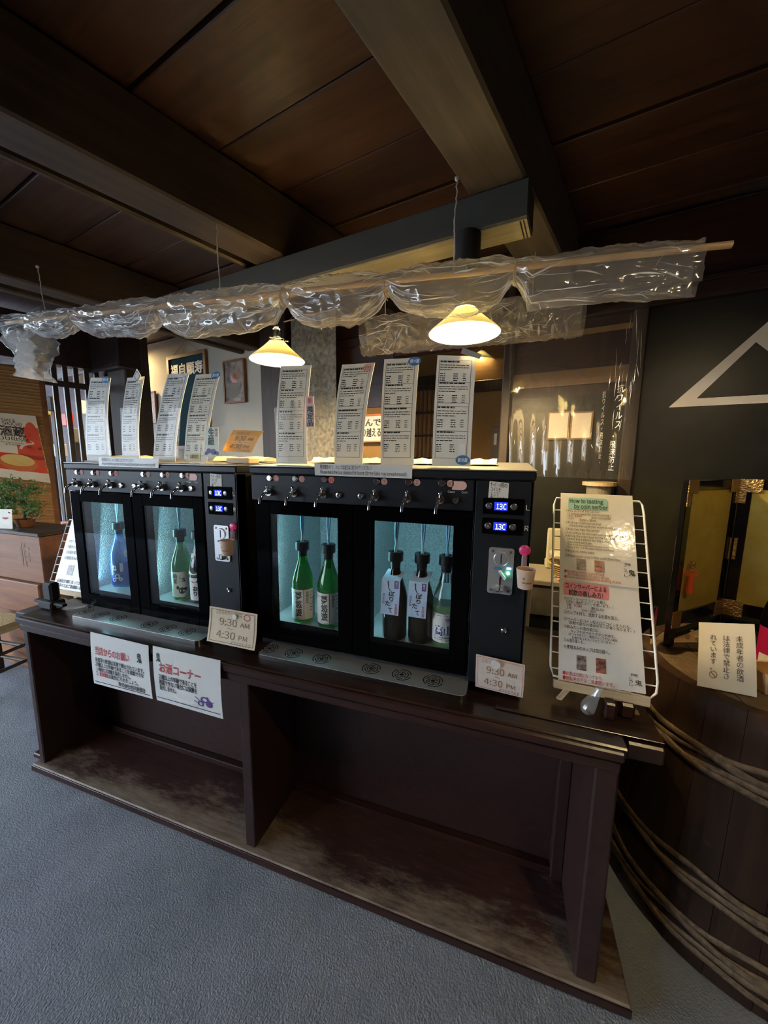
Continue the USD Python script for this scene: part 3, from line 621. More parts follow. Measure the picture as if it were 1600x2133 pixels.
def deco_shibori(t):
    pz = .212; part(t, 'tag_top', hull([(-.030, -.046, pz-.004), (.030, -.046, pz-.004), (.030, .020, pz+.010), (-.030, .020, pz+.010), (-.030, -.046, pz-.005), (.030, -.046, pz-.005), (.030, .020, pz+.009), (-.030, .020, pz+.009)]), 'tag_blue')
    S = Plane((-.030, -.0465, pz-.004), (.030, -.0465, pz-.004), (.026, -.050, pz-.118), (-.034, -.050, pz-.118))
    tg = part(t, 'neck_tag', sheet(S, .0008, 2, 2), 'tag_blue')
    part(tg, 'lettering', cat(text(S, [('ぼり', .40, .33, .74, .62, 1, 'v'), ('た', .22, .60, .54, .76, 1), ('て', .42, .78, .68, .94, 1)], .0005), stroke(S, [(.34, .05), (.38, .2), (.46, .30), (.58, .32)], .06, .0005)), 'ink')
    part(tg, 'seal', patch(S, .70, .03, .92, .24, off=.0005), 'seal_violet'); part(tg, 'seal_text', text(S, [('蔵元', .74, .05, .88, .21, 0, 'v')], .0009), 'white')
    part(tg, 'red_lettering', text(S, [('生原酒', .76, .66, .92, .97, 0, 'v')], .0005), 'ink_red'); part(tg, 'pale_print', text(S, [('限定品', .08, .40, .22, .70, 0, 'v')], .0005), 'ink_soft')
def deco_takayama(t):
    part(t, 'sake', lathe([(0, .004), (.036, .004), (.0375, .012), (.0375, .135), (0, .137)], 28), 'liquid', smooth=35)
    S = Cyl((0, 0, 0), .0403, .018, .112, 180, 380); lb = part(t, 'label', patch(S, nu=28, nv=1, off=.0003), 'label_cream', smooth=True)
    part(lb, 'lettering', text(S, [('高山', .26, .40, .66, .76, 1), ('飛騨', .50, .14, .62, .26)], .0006), 'label_indigo'); part(lb, 'small_print', dashes(S, [(.25, .80, .7, .03), (.25, .88, .7, .02), (.2, .06, .6, .02)], .0006), 'ink_soft')
def deco_junmai(t):
    S = Cyl((0, 0, 0), .0403, .012, .118, 185, 385); lb = part(t, 'label', patch(S, nu=28, nv=1, off=.0003), 'label_green', smooth=True)
    part(lb, 'lettering', cat(text(S, [('純米', .22, .06, .36, .46, 1, 'v'), ('鬼', .47, .22, .58, .40, 1), ('ころし', .40, .10, .47, .40, 0, 'v')], .0006), disc(S, .47, .74, .09, .13, 0, 12, .0006), disc(S, .36, .62, .04, .07, 0, 10, .0006), disc(S, .56, .68, .04, .07, 0, 10, .0006)), 'ink')
def deco_nama(t):
    S = Cyl((0, 0, 0), lambda v: .024+.016*np.clip(v, 0, 1), .118, .20, 195, 345); sl = part(t, 'shoulder_label', patch(S, nu=20, nv=4, off=.002), 'label_green', smooth=True)
    part(sl, 'lettering', cat(text(S, [('生詰', .30, .06, .62, .66, 1, 'v')], .0028), disc(S, .35, .85, .13, .10, 0, 10, .0028), disc(S, .62, .88, .13, .10, 0, 10, .0028)), 'ink')
    S = Cyl((0, 0, 0), .0403, .012, .105, 185, 385); lb = part(t, 'label', patch(S, nu=28, nv=1, off=.0003), 'label_cream', smooth=True)
    part(lb, 'lettering', cat(text(S, [('おり', .26, .36, .42, .80, 2, 'v'), ('ひやおろし', .48, .10, .56, .9, 0, 'v')], .0006), disc(S, .45, .15, .06, .10, .5, 14, .0006)), 'ink'); part(lb, 'red_mark', stroke(S, [(.24, .15), (.33, .20), (.40, .12)], .05, .0006), 'ink_red')
def deco_blue(t):
    S = Cyl((0, 0, 0), .0403, .012, .110, 170, 385); lb = part(t, 'label', patch(S, nu=28, nv=1, off=.0003), 'label_indigo', smooth=True)
    part(lb, 'lettering', cat(text(S, [('鬼', .28, .10, .42, .34, 2)], .0006), disc(S, .42, .62, .07, .12, .5, 14, .0006), disc(S, .33, .78, .06, .10, .5, 14, .0006), disc(S, .50, .76, .05, .09, .3, 14, .0006), stroke(S, [(.25, .55), (.4, .45), (.58, .52)], .02, .0006)), 'white')
    part(lb, 'white_slip', patch(S, .50, .02, .58, .42, 3, 1, .0007), 'label_cream')
    part(t, 'neck_slip', hull([(.022, -.030, .135), (.040, -.030, .130), (.044, -.030, .160), (.024, -.030, .172), (.022, -.031, .135), (.040, -.031, .130), (.044, -.031, .160), (.024, -.031, .172)]), 'white')
def bput(x, y, z=BZ0): p = atZ(x, y, z); return p[0], p[1]+.036
yume = 'green bottle with white brush-lettered label, %s of the pair in the right dispenser'
x, y = bput(622, 1296); bottle(yume % 'left', x, y, 'glass_green', deco_yumeyu)
x, y = bput(676, 1306); bottle(yume % 'right', x, y, 'glass_green', deco_yumeyu)
x, y = bput(815, 1335); bottle('dark bottle with pale blue neck tag beside the door divider, left of two', x, y, 'glass_dark', deco_shibori)
x, y = bput(870, 1342); bottle('dark bottle with pale blue neck tag next to the clear bottle', x, y, 'glass_dark', deco_shibori)
x, y = bput(921, 1350); bottle('nearly empty clear bottle with white label at the right door edge', x, y, 'glass_clear', deco_takayama)
x, y = bput(240, 1222); bottle('blue bottle with indigo label alone behind the left door', x, y, 'glass_blue', deco_blue)
x, y = bput(368, 1249); bottle('green bottle with pale green label in the left dispenser', x, y, 'glass_green', deco_junmai)
x, y = bput(406, 1256); bottle('bottle with pale shoulder label and white label, far right of the left dispenser', x, y, 'glass_dark', deco_nama)
# ------------------------------------------------------------------ cups on pink clips
def cup(label, x):
    t = thing('tasting_cup', label, 'cup', (x, .13, 0), group=None)
    part(t, 'clip', cat(xf(lathe([(0, .007), (.010, .0065), (.0145, .003), (.0150, 0), (0, 0)], 24), rx=90, t=(0, -.001, 1.139)), box(-.006, -.010, 1.126, .006, -.002, 1.131)), 'clip_pink', smooth=40, label='round pink suction clip')
    part(t, 'hook', box(-.007, -.014, 1.092, .007, -.003, 1.128, .003), 'clip_clear')
    cc = (.004, -.040, 1.048); pr = [(0, .003), (.0172, .003), (.0222, .050), (.0232, .052), (.0240, .050), (.0236, .048), (.0182, 0), (0, 0)]
    cp = part(t, 'paper_body', lathe(pr, 32, cc), 'cup_paper', smooth=35)
    S = Cyl(cc, lambda v: .0236-.0054*v, .0, .048, 225, 330); part(cp, 'lettering', cat(disc(S, .3, .38, .06, .06, 0, 10, .0005), dashes(S, [(.2, .58, .85, .07)], .0005)), 'ink_brown')
cup('brown paper tasting cup hanging from a pink clip on the right dispenser', M1[0]+.872); cup('brown paper tasting cup hanging from a pink clip on the left dispenser', M0[0]+.865*.965)
# ------------------------------------------------------------------ tall menu cards on the machines
def corners(px, Yv, dz=0): return [atY(x, y, Yv)+[0, 0, dz] for x, y in px]
MENU_ROWS = [0.055, .10, .125, .15, .175, .225, .25, .275, .325, .355, .38, .405, .43, .475, .50, .525, .58, .62, .645, .67, .715, .74, .765, .80, .825, .85, .875, .90]
def menu(px, label, sticker=None, mat='paper', bow=.012, holder=None, yv=.185, seed=0):
    cs = corners(px, yv); zb = CT+MH+.0006; cs[2][2] = cs[3][2] = zb+.004; rng = np.random.default_rng(seed)
    for i in (0, 1): cs[i][1] += .035
    S = Plane(*cs, bow=bow); t = thing('menu_card', label, 'menu card', (0, 0, 0))
    part(t, 'card', sheet(S, .0015, 2, 14), mat, smooth=40)
    part(t, 'foot', cat(box(cs[3][0], yv-.012, zb-.001, cs[2][0], yv+.030, zb+.004)), 'acrylic')
    if holder: part(t, 'holder', sheet(Plane(*corners(holder, yv-.006)), .0015, 2, 4), 'acrylic')
    vs = [.045, .19, .315, .335, .545, .56, .73]
    part(t, 'border', cat(frame2d(S, .07, .045, .90, .93, .010, .003), *[patch(S, .07, v, .90, v+.0025, 1, 1, .0008) for v in (.245, .435, .465, .685)]), 'ink_soft')
    rows = []
    for b in (.052, .25, .47, .69):
        rows.append((.10, b, .10+rng.uniform(.4, .7), .013))
        for k in range(3): rows.append((.10, b+.035+.022*k, .84-(k == 2)*rng.uniform(.2, .5), .006))
        for k in range(4): rows += [(.10, b+.115+.020*k, .24, .008), (.45, b+.115+.020*k, .58, .008), (.70, b+.115+.02*k, .78, .006)]
    part(t, 'small_print', dashes(S, rows, rng=rng), 'ink')
    if sticker:
        kind, u, v = sticker; r = .14; asp = np.linalg.norm(cs[1]-cs[0])/np.linalg.norm(cs[3]-cs[0])
        if kind == 'blue':
            st = part(t, 'sticker', cat(disc(S, u, v, r*1.3, r*asp*.9, off=.0014)), 'ink_blue'); part(st, 'lettering', text(S, [('要冷蔵', u-.13, v-.02, u+.13, v+.02, 1)], .002), 'white')
        elif kind == 'red': part(t, 'sticker', cat(disc(S, u, v, r*.85, r*.85*asp, .82, off=.0014), disc(S, u, v, r*.5, r*.5*asp, .8, off=.0014), text(S, [('酒', u-.06, v-.014, u+.06, v+.014)], .0016)), 'sticker_red')
    return t, S
nm = 'tall narrow printed menu card, '
menu([(170, 783), (212, 783), (229, 947), (180, 947)], nm+'far left, in a clear bent holder', ('blue', .80, .025), holder=[(168, 842), (218, 840), (232, 948), (180, 948)], seed=1)
t2, S2 = menu([(247, 783), (283, 780), (290, 948), (255, 948)], nm+'with a white diamond tag at its top', None, holder=[(250, 850), (284, 848), (292, 949), (254, 949)], seed=2)
dm = Plane(*corners([(277, 785), (285, 768), (294, 783), (286, 798)], .205)); part(t2, 'diamond_tag', sheet(dm, .001, 1, 1), 'paper'); part(t2, 'diamond_print', frame2d(dm, .12, .12, .88, .88, .06, .06), 'ink_soft')
menu([(333, 775), (378, 772), (364, 950), (318, 950)], nm+'third from left, in front of the blue framed calligraphy', None, holder=[(352, 850), (377, 850), (370, 951), (342, 951)], seed=3)
t4, S4 = menu([(392, 776), (443, 773), (430, 950), (383, 950)], nm+'fourth from left, with blue oval sticker and yellow strip', ('blue', .86, .02), mat='paper_warm', seed=4)
part(t4, 'yellow_strip', patch(S4, .20, .90, .72, .975, 2, 1, .0016), 'paper_yellow'); part(t4, 'strip_text', text(S4, [('本数限定', .26, .915, .66, .96, 1)], .002), 'ink_brown')
t5, S5 = menu([(572, 757), (637, 755), (640, 961), (576, 961)], nm+'under the left lamp, beside the red limited-item tag', None, mat='paper_warm', holder=[(571, 850), (654, 826), (655, 962), (577, 962)], seed=5)
menu([(703, 754), (773, 749), (755, 963), (697, 963)], nm+'with a red round stamp at its top', ('red', .80, .05), mat='paper_warm', bow=.022, seed=6)
menu([(793, 742), (868, 738), (862, 964), (793, 966)], nm+'left of the right lamp, blue oval sticker at top', ('blue', .88, .035), mat='paper_warm', seed=7)
t8, S8 = menu([(907, 733), (990, 735), (980, 966), (900, 966)], nm+'under the right lamp, with blue oval sticker at its foot', ('blue', .80, .945), seed=8)
part(t8, 'grey_tape', sheet(Plane(*corners([(964, 724), (1003, 738), (1000, 748), (960, 736)], .2)), .0012, 2, 1), 'aluminium')
part(t8, 'photo_slip', cat(patch(S8, .68, .80, .86, .90, 1, 1, .0014)), 'white')
# red and white tag: limited item
S = Plane(*corners([(637, 826), (652, 825), (653, 845), (638, 845)], .175)); lt = thing('limited_tag', 'pink-edged vertical tag with red stamp beside the menu card', 'tag')
S_ = Plane(*corners([(638, 843), (655, 843), (655, 889), (638, 890)], .174)); part(lt, 'tag_body', sheet(S_, .001, 1, 2), 'paper'); part(lt, 'stamp', sheet(S, .001, 1, 1), 'sticker_pink')
part(lt, 'stamp_print', text(S, [('夢', .2, .2, .8, .8)]), 'ink_red')
part(lt, 'lettering', text(S_, [('限定品', .12, .06, .88, .95, 1, 'v')]), 'ink'); part(lt, 'border', frame2d(S_, .03, .02, .97, .98, .05, .02), 'ink_pink')
# yellow-green hanging tag like the bottle's
S = Plane(*corners([(428, 890), (455, 890), (456, 950), (426, 952)], .165)); nt = thing('shop_tag', 'pale yellow tag with large black brush characters and dark fruit', 'tag')
part(nt, 'tag_body', sheet(S, .001, 1, 2), 'label_green'); part(nt, 'lettering', cat(text(S, [('生詰', .22, .03, .68, .60, 1, 'v')])), 'ink'); part(nt, 'red_lettering', text(S, [('要冷蔵', .74, .04, .92, .32, 0, 'v')]), 'ink_red')
part(nt, 'fruit', cat(disc(S, .30, .80, .16, .09), disc(S, .62, .84, .18, .10), disc(S, .85, .90, .13, .07), disc(S, .12, .88, .1, .06)), 'ink_violet')
# orange time card on a wooden stand
def time_card(name, label, cs, mat, bow, lines, ink='ink_brown', extra=True):
    S = Plane(*cs, bow=bow, curl=.004); t = thing(name, label, 'sign'); part(t, 'card', sheet(S, .0012, 6, 6), mat, smooth=40); part(t, 'lettering', text(S, lines), ink)
    return t, S
TL = [('9:30', .22, .24, .60, .50, 0), ('AM', .66, .30, .86, .48), ('～', .40, .48, .52, .62), ('4:30', .18, .60, .58, .86, 0), ('PM', .64, .66, .84, .84)]
cs = corners([(487, 895), (548, 898), (525, 943), (463, 940)], .20); tc, S = time_card('time_card', 'orange card reading 9:30 AM to 4:30 PM in a small wooden stand', cs, 'paper_orange', .004, TL+[('こちらのサービスは', .12, .05, .62, .22), ('までとなります', .50, .86, .92, .98)])
a = atY(500, 948, .20); part(tc, 'stand', cat(box(a[0]-.055, .19, CT+MH+.0015, a[0]+.045, .25, CT+MH+.022, .003)), 'light_wood')
cs = [atY(437, 1262, .062), atY(535, 1280, .062), atY(531, 1355, .045), atY(430, 1335, .045)]; tc, S = time_card('time_card', 'cream handwritten card reading 9:30 AM to 4:30 PM between the dispensers', cs, 'paper_kraft', -.004, TL+[('こちらのサービスは', .14, .05, .70, .18), ('までとなります', .50, .86, .92, .97)])
part(tc, 'border', frame2d(S, .04, .05, .96, .95, .012, .016), 'ink_brown'); part(tc, 'magnet', cat(xf(cyl((0, 0, 0), .009, .004), rx=90, t=S(.55, .17)+[0, -.001, 0])), 'white'); part(tc, 'red_stamp', disc(S, .80, .16, .07, .09, .8), 'ink_red')
cs = [atY(992, 1362, .112), atY(1094, 1386, .112), atY(1089, 1453, .092), atY(990, 1430, .092)]; tc, S = time_card('time_card', 'pinkish paper card reading 9:30 AM to 4:30 PM on the right dispenser', cs, 'paper_pink', .006, TL+[('こちら', .12, .08, .32, .20), ('までとなります', .50, .86, .92, .97)])
part(tc, 'border', frame2d(S, .03, .04, .97, .96, .010, .014), 'ink_pink'); part(tc, 'magnet', cat(xf(cyl((0, 0, 0), .012, .005), rx=90, t=S(.42, .16)+[0, -.001, 0])), 'white')
# strips along the front of the lids
for px, lab in (([(655, 965), (859, 970), (858, 997), (656, 990)], 'white notice strip taped on the right dispenser about holding the cup close'), ([(205, 952), (330, 955), (330, 975), (206, 971)], 'small white notice strip taped on the left dispenser lid')):
    S = Plane(*corners(px, .122)); t = thing('notice_strip', lab, 'notice'); part(t, 'strip', sheet(S, .0008, 4, 1), 'paper_laminated')
    part(t, 'lettering', text(S, [('飛び散るので、カップは蛇口に近づけてください！', .06, .08, .62, .46), ('Please hold the cup close to the faucet.(Or the Sake may spread around)', .06, .50, .95, .88)]), 'ink')
# cream paper trays and folded towels lying behind the cards
for i, (x0, x1, lab) in enumerate(((237, 300, 'cream folded paper bag behind the second menu card'), (452, 556, 'cream folded paper bag behind the orange time card'), (655, 708, 'cream folded paper bag right of the limited-item tag'), (757, 797, 'cream folded paper bag between two cards with a notice strip below'), (858, 905, 'cream folded paper bag left of the rightmost menu card'), (980, 1036, 'cream folded paper bag with torn end, far right on the lid'))):
    p, q_ = atY(x0, 950, .34), atY(x1, 950, .34); zt = CT+MH+.012; L = q_[0]-p[0]
    sec = np.array([(-.05, 0), (.05, 0), (.045, .020), (.02, .028), (-.03, .024)]); v = [(p[0]+L*k/6, .36+sy+.004*math.sin(k*2+i), zt-.002+sz*(.62+.10*math.sin(k*1.7+i))) for k in range(7) for sy, sz in sec]
    f = [(k*5+j, k*5+(j+1) % 5, (k+1)*5+(j+1) % 5, (k+1)*5+j) for k in range(6) for j in range(5)]; f = np.array(f); f = np.vstack([f[:, [0, 2, 1]], f[:, [0, 3, 2]], [[0, 1, 2], [0, 2, 3], [0, 3, 4], [30, 32, 31], [30, 33, 32], [30, 34, 33]]])
    solo('paper_bag', (np.array(v), f), 'cream_plastic', lab, 'paper bag', group=None)
# ------------------------------------------------------------------ A4 notices on the counter edge
sg = [atY(188, 1316, -.013), atY(309, 1345, -.013), atY(318, 1456, -.020), atY(196, 1423, -.020)]; S = Plane(*sg, bow=.003)
t = thing('paper_notice', 'white notice with red heading hanging from the counter edge, left of two', 'notice'); part(t, 'sheet', sheet(S), 'paper_laminated')
part(t, 'heading', text(S, [('当店からのお願い', .08, .24, .68, .40, 1)]), 'ink_red'); part(t, 'red_words', text(S, [('飲酒運転', .13, .725, .29, .815, 1)]), 'ink_red')
part(t, 'lettering', cat(text(S, [('未成年の飲酒は法律で禁止されています。', .07, .45, .94, .54, 1), ('20歳以上の年齢であることを確認できな', .07, .54, .90, .63, 1), ('い場合には酒類を販売しません。', .08, .635, .70, .725, 1), ('又、', .07, .725, .13, .815, 1), ('は絶対にやめましょう。', .29, .725, .82, .815, 1), ('株式会社老田酒造店', .45, .83, .90, .92, 1), ('鬼', .80, .18, .88, .36, 1)]), patch(S, .03, .935, .97, .948, 1, 1)), 'ink')
sg = [atY(318, 1345, -.013), atY(459, 1376, -.013), atY(465, 1498, -.026), atY(327, 1458, -.022)]; S = Plane(*sg, bow=.004)
t = thing('paper_notice', 'white notice with large red heading and fruit drawing, right of two below the counter edge', 'notice'); part(t, 'sheet', sheet(S), 'paper_laminated')
part(t, 'heading', text(S, [('お酒コーナー', .09, .255, .73, .44, 1)]), 'ink_red')
part(t, 'lettering', cat(text(S, [('20歳以上の年齢であることを', .08, .47, .66, .57, 1), ('確認できない場合には酒類を', .08, .57, .66, .67, 1), ('販売しません。', .08, .67, .36, .77, 1), ('鬼', .05, .10, .12, .26, 1)]), patch(S, .02, .92, .97, .933, 1, 1)), 'ink')
part(t, 'drawing', cat(disc(S, .82, .80, .05, .06), disc(S, .76, .74, .06, .055, .55), disc(S, .70, .82, .045, .05, .6), stroke(S, [(.62, .72), (.70, .80), (.74, .88)], .01), stroke(S, [(.80, .68), (.84, .76), (.90, .74)], .015), stroke(S, [(.60, .80), (.66, .84), (.64, .9)], .008)), 'ink_violet')
# ------------------------------------------------------------------ instruction sign on a wire rack and easel
sc = 1.06
def easel_sign(label, cs):
    TLc, TRc, BRc, BLc = cs; S = Plane(*cs); n = S.n; t = thing('instruction_sign', label, 'sign', (0, 0, 0))
    R = Plane(TLc-n*.006, TRc-n*.006, BRc-n*.006, BLc-n*.006)
    wb_, wt = (-.10, 1.13), (.028, 1.0); w = .0026
    cor = [(-.09, .07), (-.06, .028), (1.10, .028), (1.135, .05), (1.145, .10), (1.145, .94), (1.12, .99), (1.05, 1.015), (-.06, .985), (-.095, .94), (-.09, .07)]
    part(t, 'wire_frame', tube([R(u, v) for u, v in cor], .0033, 8), 'wire_white', smooth=True)
    wires = []
    for k in range(12): v = .10+k*.077; part(t, 'cross_wire', rod(R(-.09, v), R(1.145, v+.012), .0019, 6), 'wire_white')
    up = Plane(S(0, 0, .0015), S(1, 0, .0015), S(1, .505, .0015), S(0, .495, .0015)); lo = Plane(S(0, .484), S(1, .494), S(1, 1), S(0, 1))
    for nm_, Q in (('upper_sheet', up), ('lower_sheet', lo)):
        sh_ = part(t, nm_, sheet(Q, .001, 2, 2), 'paper_laminated')
        if nm_ == 'upper_sheet':
            part(sh_, 'heading_panel', rounded(Q, .11, .05, .66, .19, .03), 'mint')
            part(sh_, 'lettering', text(Q, [('How to tasting', .125, .045, .60, .12, 1), ('by coin serber', .19, .11, .655, .185, 1), ('①Buy coins at the cashier.', .07, .185, .56, .225), ('(1 coin is used for each tasting.)', .10, .22, .70, .26), ('1coin', .10, .25, .18, .285), ('(tax included)', .43, .255, .70, .295), ('1 CUP', .10, .28, .19, .315), ('30ml～36ml', .26, .285, .50, .33), ('②Pick up a tasting cup and', .07, .325, .56, .365), ('choose the sake you want to taste.', .12, .36, .76, .40), ('③Put coin into the server.', .07, .40, .55, .445), ('(The buttons for the sake you can get light up.)', .07, .445, .88, .485), ('④Bring the cup close to the tap and', .07, .48, .74, .52), ('press the button for the sake', .10, .515, .66, .555), ('you want to taste.', .10, .55, .44, .59), ('(You hold the specified cup too close.', .10, .585, .66, .615), ('If you aren’t it, the sake maybe overflow.)', .10, .61, .72, .645), ('⑤Enjoy to taste sake.', .07, .65, .47, .69), ('⑥Place used cups in the collection box.', .07, .70, .80, .745), ('鬼', .88, .80, .97, .88, 1), ('ころし', .82, .78, .88, .90, 0, 'v'), ('飛騨', .84, .74, .92, .78)], hs=.80), 'ink')
            part(sh_, 'price_lettering', text(Q, [('¥300', .20, .245, .30, .285)]), 'ink_red'); part(sh_, 'red_lettering', text(Q, [('●Drinking alcohol is prohibited', .06, .885, .58, .92), ('for those under 20 years of age.', .11, .915, .65, .95), ('●Drivers are prohibited from drinking alcohol.', .06, .945, .80, .98)]), 'ink_red')
            part(sh_, 'picture', patch(Q, .225, .755, .345, .875, 1, 1, .0009), 'photo_dark'); part(sh_, 'picture', patch(Q, .46, .755, .58, .875, 1, 1, .0009), 'photo_red')
        else:
            part(sh_, 'heading_panel', rounded(Q, .055, .035, .63, .175, .03), 'rose')
            part(sh_, 'lettering', text(Q, [('コインサーバーによる', .075, .03, .61, .105, 1), ('試飲の楽しみ方！', .12, .095, .60, .17, 1), ('①カウンターにてコインを購入。', .06, .18, .63, .225), ('(1回に1枚のコインを使います。)', .09, .215, .68, .255), ('1枚', .09, .25, .16, .285), ('(税込み)', .40, .255, .57, .295), ('1 杯', .09, .28, .16, .315), ('②カップを持ち、試飲するお酒を選ぶ。', .06, .315, .76, .365), ('③サーバーのコイン投入口にコインを入れる。', .06, .385, .90, .43), ('(試飲可能なお酒はボタンが青く光ります。)', .12, .42, .92, .46), ('④飲みたいお酒の蛇口に', .06, .46, .50, .505), ('カップを近づけてボタンを押す。', .14, .50, .71, .54), ('(近づけすぎたり、規定のカップでない場合、', .12, .535, .74, .57), ('お酒があふれることがございます。)', .16, .565, .68, .60), ('⑤お酒を楽しむ。', .06, .59, .34, .635), ('⑥使用済みのカップは回収箱へ。', .06, .65, .64, .70), ('鬼', .88, .875, .97, .94), ('ころし', .81, .86, .87, .95, 0, 'v'), ('飛騨', .84, .83, .92, .86)], hs=.80), 'ink')
            part(sh_, 'price_lettering', text(Q, [('¥300', .19, .25, .29, .29), ('30ml～36ml', .28, .29, .47, .325)]), 'ink_red'); part(sh_, 'red_lettering', text(Q, [('●お酒は20歳になってから。', .05, .90, .55, .945), ('●運転手の方はご遠慮願います。', .05, .942, .68, .99)], hs=.86), 'ink_red')
            part(sh_, 'picture', patch(Q, .22, .745, .335, .88, 1, 1, .0009), 'photo_dark'); part(sh_, 'picture', patch(Q, .45, .745, .565, .88, 1, 1, .0009), 'photo_red')
    e0, e1 = S(-.05, 1.0, .012), S(1.03, 1.015, .012); dn = np.array([0, 0, -.024])
    part(t, 'easel_ledge', hull([e0, e1, e0-n*.035, e1-n*.035, e0+dn, e1+dn, e0+dn-n*.035, e1+dn-n*.035]), 'light_wood')
    for u, du in ((.15, -.10), (.82, .10)):
        a = S(u, 1.02, -.006); b = np.array([a[0]+du*.25, a[1]+.008, CT+.0025]); topq = S(.5, .2, -.02)
        part(t, 'easel_leg', cat(bar(a, b, .012, .008)), 'light_wood'); part(t, 'easel_post', bar(a, topq, .012, .008), 'light_wood')
    tq = S(.5, .2, -.02); part(t, 'easel_leg', bar(tq, np.array([tq[0], tq[1]+.13, CT+.004]), .012, .008), 'light_wood')
    return t
def bar(a, b, w, h):
    a, b = np.asarray(a, float), np.asarray(b, float); d = (b-a)/np.linalg.norm(b-a); x = np.cross(d, [0, 1., 0]); x /= np.linalg.norm(x); y = np.cross(d, x)
    return hull([p+sx*x*w/2+sy*y*h/2 for p in (a, b) for sx in (-1, 1) for sy in (-1, 1)])
def rounded(S, u0, v0, u1, v1, r):
    asp = np.linalg.norm(S(1, 0)-S(0, 0))/np.linalg.norm(S(0, 1)-S(0, 0)); g = sbox(u0+r, (v0/asp)+r, u1-r, v1/asp-r).buffer(r, quad_segs=6)
    v, f = trimesh.creation.triangulate_polygon(g, engine='earcut'); return S(v[:, 0], v[:, 1]*asp, .0006), np.array(f)[:, ::-1]
es_c = [atY(1168, 1027, .37), atY(1317, 1033, .37), atY(1346, 1446, .14), atY(1163, 1416, .14)]
easel_sign('bilingual instruction sign on a white wire rack and small easel, right of the dispensers', es_c)
lc = [atY(150, 1082, .40), atY(222, 1090, .34), atY(178, 1236, .22), atY(110, 1225, .24)]
lw_ = np.linalg.norm(lc[1]-lc[0]); lc[1] = lc[0]+(lc[2]-lc[3])*1.0
def left_sign(cs):
    S = Plane(*cs); n = S.n; t = thing('instruction_sign', 'instruction sign on a white wire rack, half hidden left of the left dispenser', 'sign'); R = Plane(*[q-n*.006 for q in cs])
    cor = [(-.16, .07), (-.12, .0), (1.10, .0), (1.14, .10), (1.14, .94), (1.05, 1.01), (-.12, 1.0), (-.18, .94), (-.16, .07)]
    part(t, 'wire_frame', tube([R(u, v) for u, v in cor], .003, 8), 'wire_white', smooth=True)
    for k in range(8): part(t, 'cross_wire', rod(R(-.16, .1+k*.115), R(1.14, .1+k*.115), .0018, 6), 'wire_white')
    sh_ = part(t, 'sheet', sheet(S, .001, 2, 2), 'paper_laminated'); part(sh_, 'lettering', cat(text(S, [('お酒は20歳になってから。', .06, .86, .95, .91, 1), ('運転手の方はご遠慮願います。', .04, .92, .98, .97, 1), ('③サーバーのコイン投入口に', .1, .30, .9, .35), ('④飲みたいお酒の蛇口に', .1, .38, .8, .43), ('⑤お酒を楽しむ。', .1, .46, .6, .51), ('⑥使用済みのカップは', .1, .54, .8, .59)])), 'ink')
    part(sh_, 'picture', patch(S, .30, .66, .48, .80, 1, 1, .0009), 'photo_dark'); part(sh_, 'picture', patch(S, .68, .66, .86, .80, 1, 1, .0009), 'photo_dark')
    e0, e1 = S(-.02, 1.0, .012), S(1.03, 1.0, .012); dn = np.array([0, 0, -.024])
    part(t, 'easel_ledge', hull([e0, e1, e0-n*.03, e1-n*.03, e0+dn, e1+dn, e0+dn-n*.03, e1+dn-n*.03]), 'light_wood')
    for u in (.12, .85):
        a = S(u, 1.02, -.005); part(t, 'easel_leg', bar(a, (a[0]-.03, a[1]-.01, CT+.002), .012, .009), 'light_wood')
left_sign(lc)
# dark wooden props on the counter
p = atZ(1262, 1500, CT+.003)
solo('wooden_prop', rough(cat(box(p[0]-.004, p[1]+.0, CT+.003, p[0]+.022, p[1]+.03, CT+.050, .004), box(p[0]+.035, p[1]+.02, CT+.003, p[0]+.070, p[1]+.05, CT+.045, .006)), .001, 20), 'counter_wood', 'dark wooden props under the ledge of the right instruction sign', 'wooden prop')
pv = [(p[0]-.055+.02*math.sin(k*2.1)+.022*i, p[1]+.012+.010*math.sin(i*2.3+k), CT+.004+.085*k/8) for k in range(9) for i in range(3)]
solo('clear_wrap', rough(tube([(p[0]-.045+.004*k, p[1]+.015, CT+.006+.010*k) for k in range(9)], [.014, .02, .019, .016, .013, .011, .010, .008, .005], 14), .004, 30), 'vinyl', 'crumpled clear plastic wrap by the dark props on the counter', 'plastic wrap')
p = atZ(88, 1272, CT)
solo('dark_block', rough(sub(cat(box(p[0]-.045, p[1]+.01, CT+.001, p[0]+.04, p[1]+.07, CT+.035, .006), box(p[0]-.025, p[1]+.02, CT+.036, p[0]+.03, p[1]+.06, CT+.115, .008), box(p[0]-.09, p[1]+.02, CT+.020, p[0]+.10, p[1]+.04, CT+.032, .003)), 1), .001, 20), 'matte_black', 'black wooden clamp block at the left end of the counter', 'clamp block')
q_ = atZ(158, 1275, CT); solo('glass_dish', lathe([(0, .004), (.05, .005), (.078, .018), (.085, .024), (.082, .025), (.05, .009), (0, .008)], 32, (q_[0]-.03, q_[1]+.045, CT+.0003)), 'acrylic', 'shallow clear dish on the left end of the counter', 'dish', smooth=40)
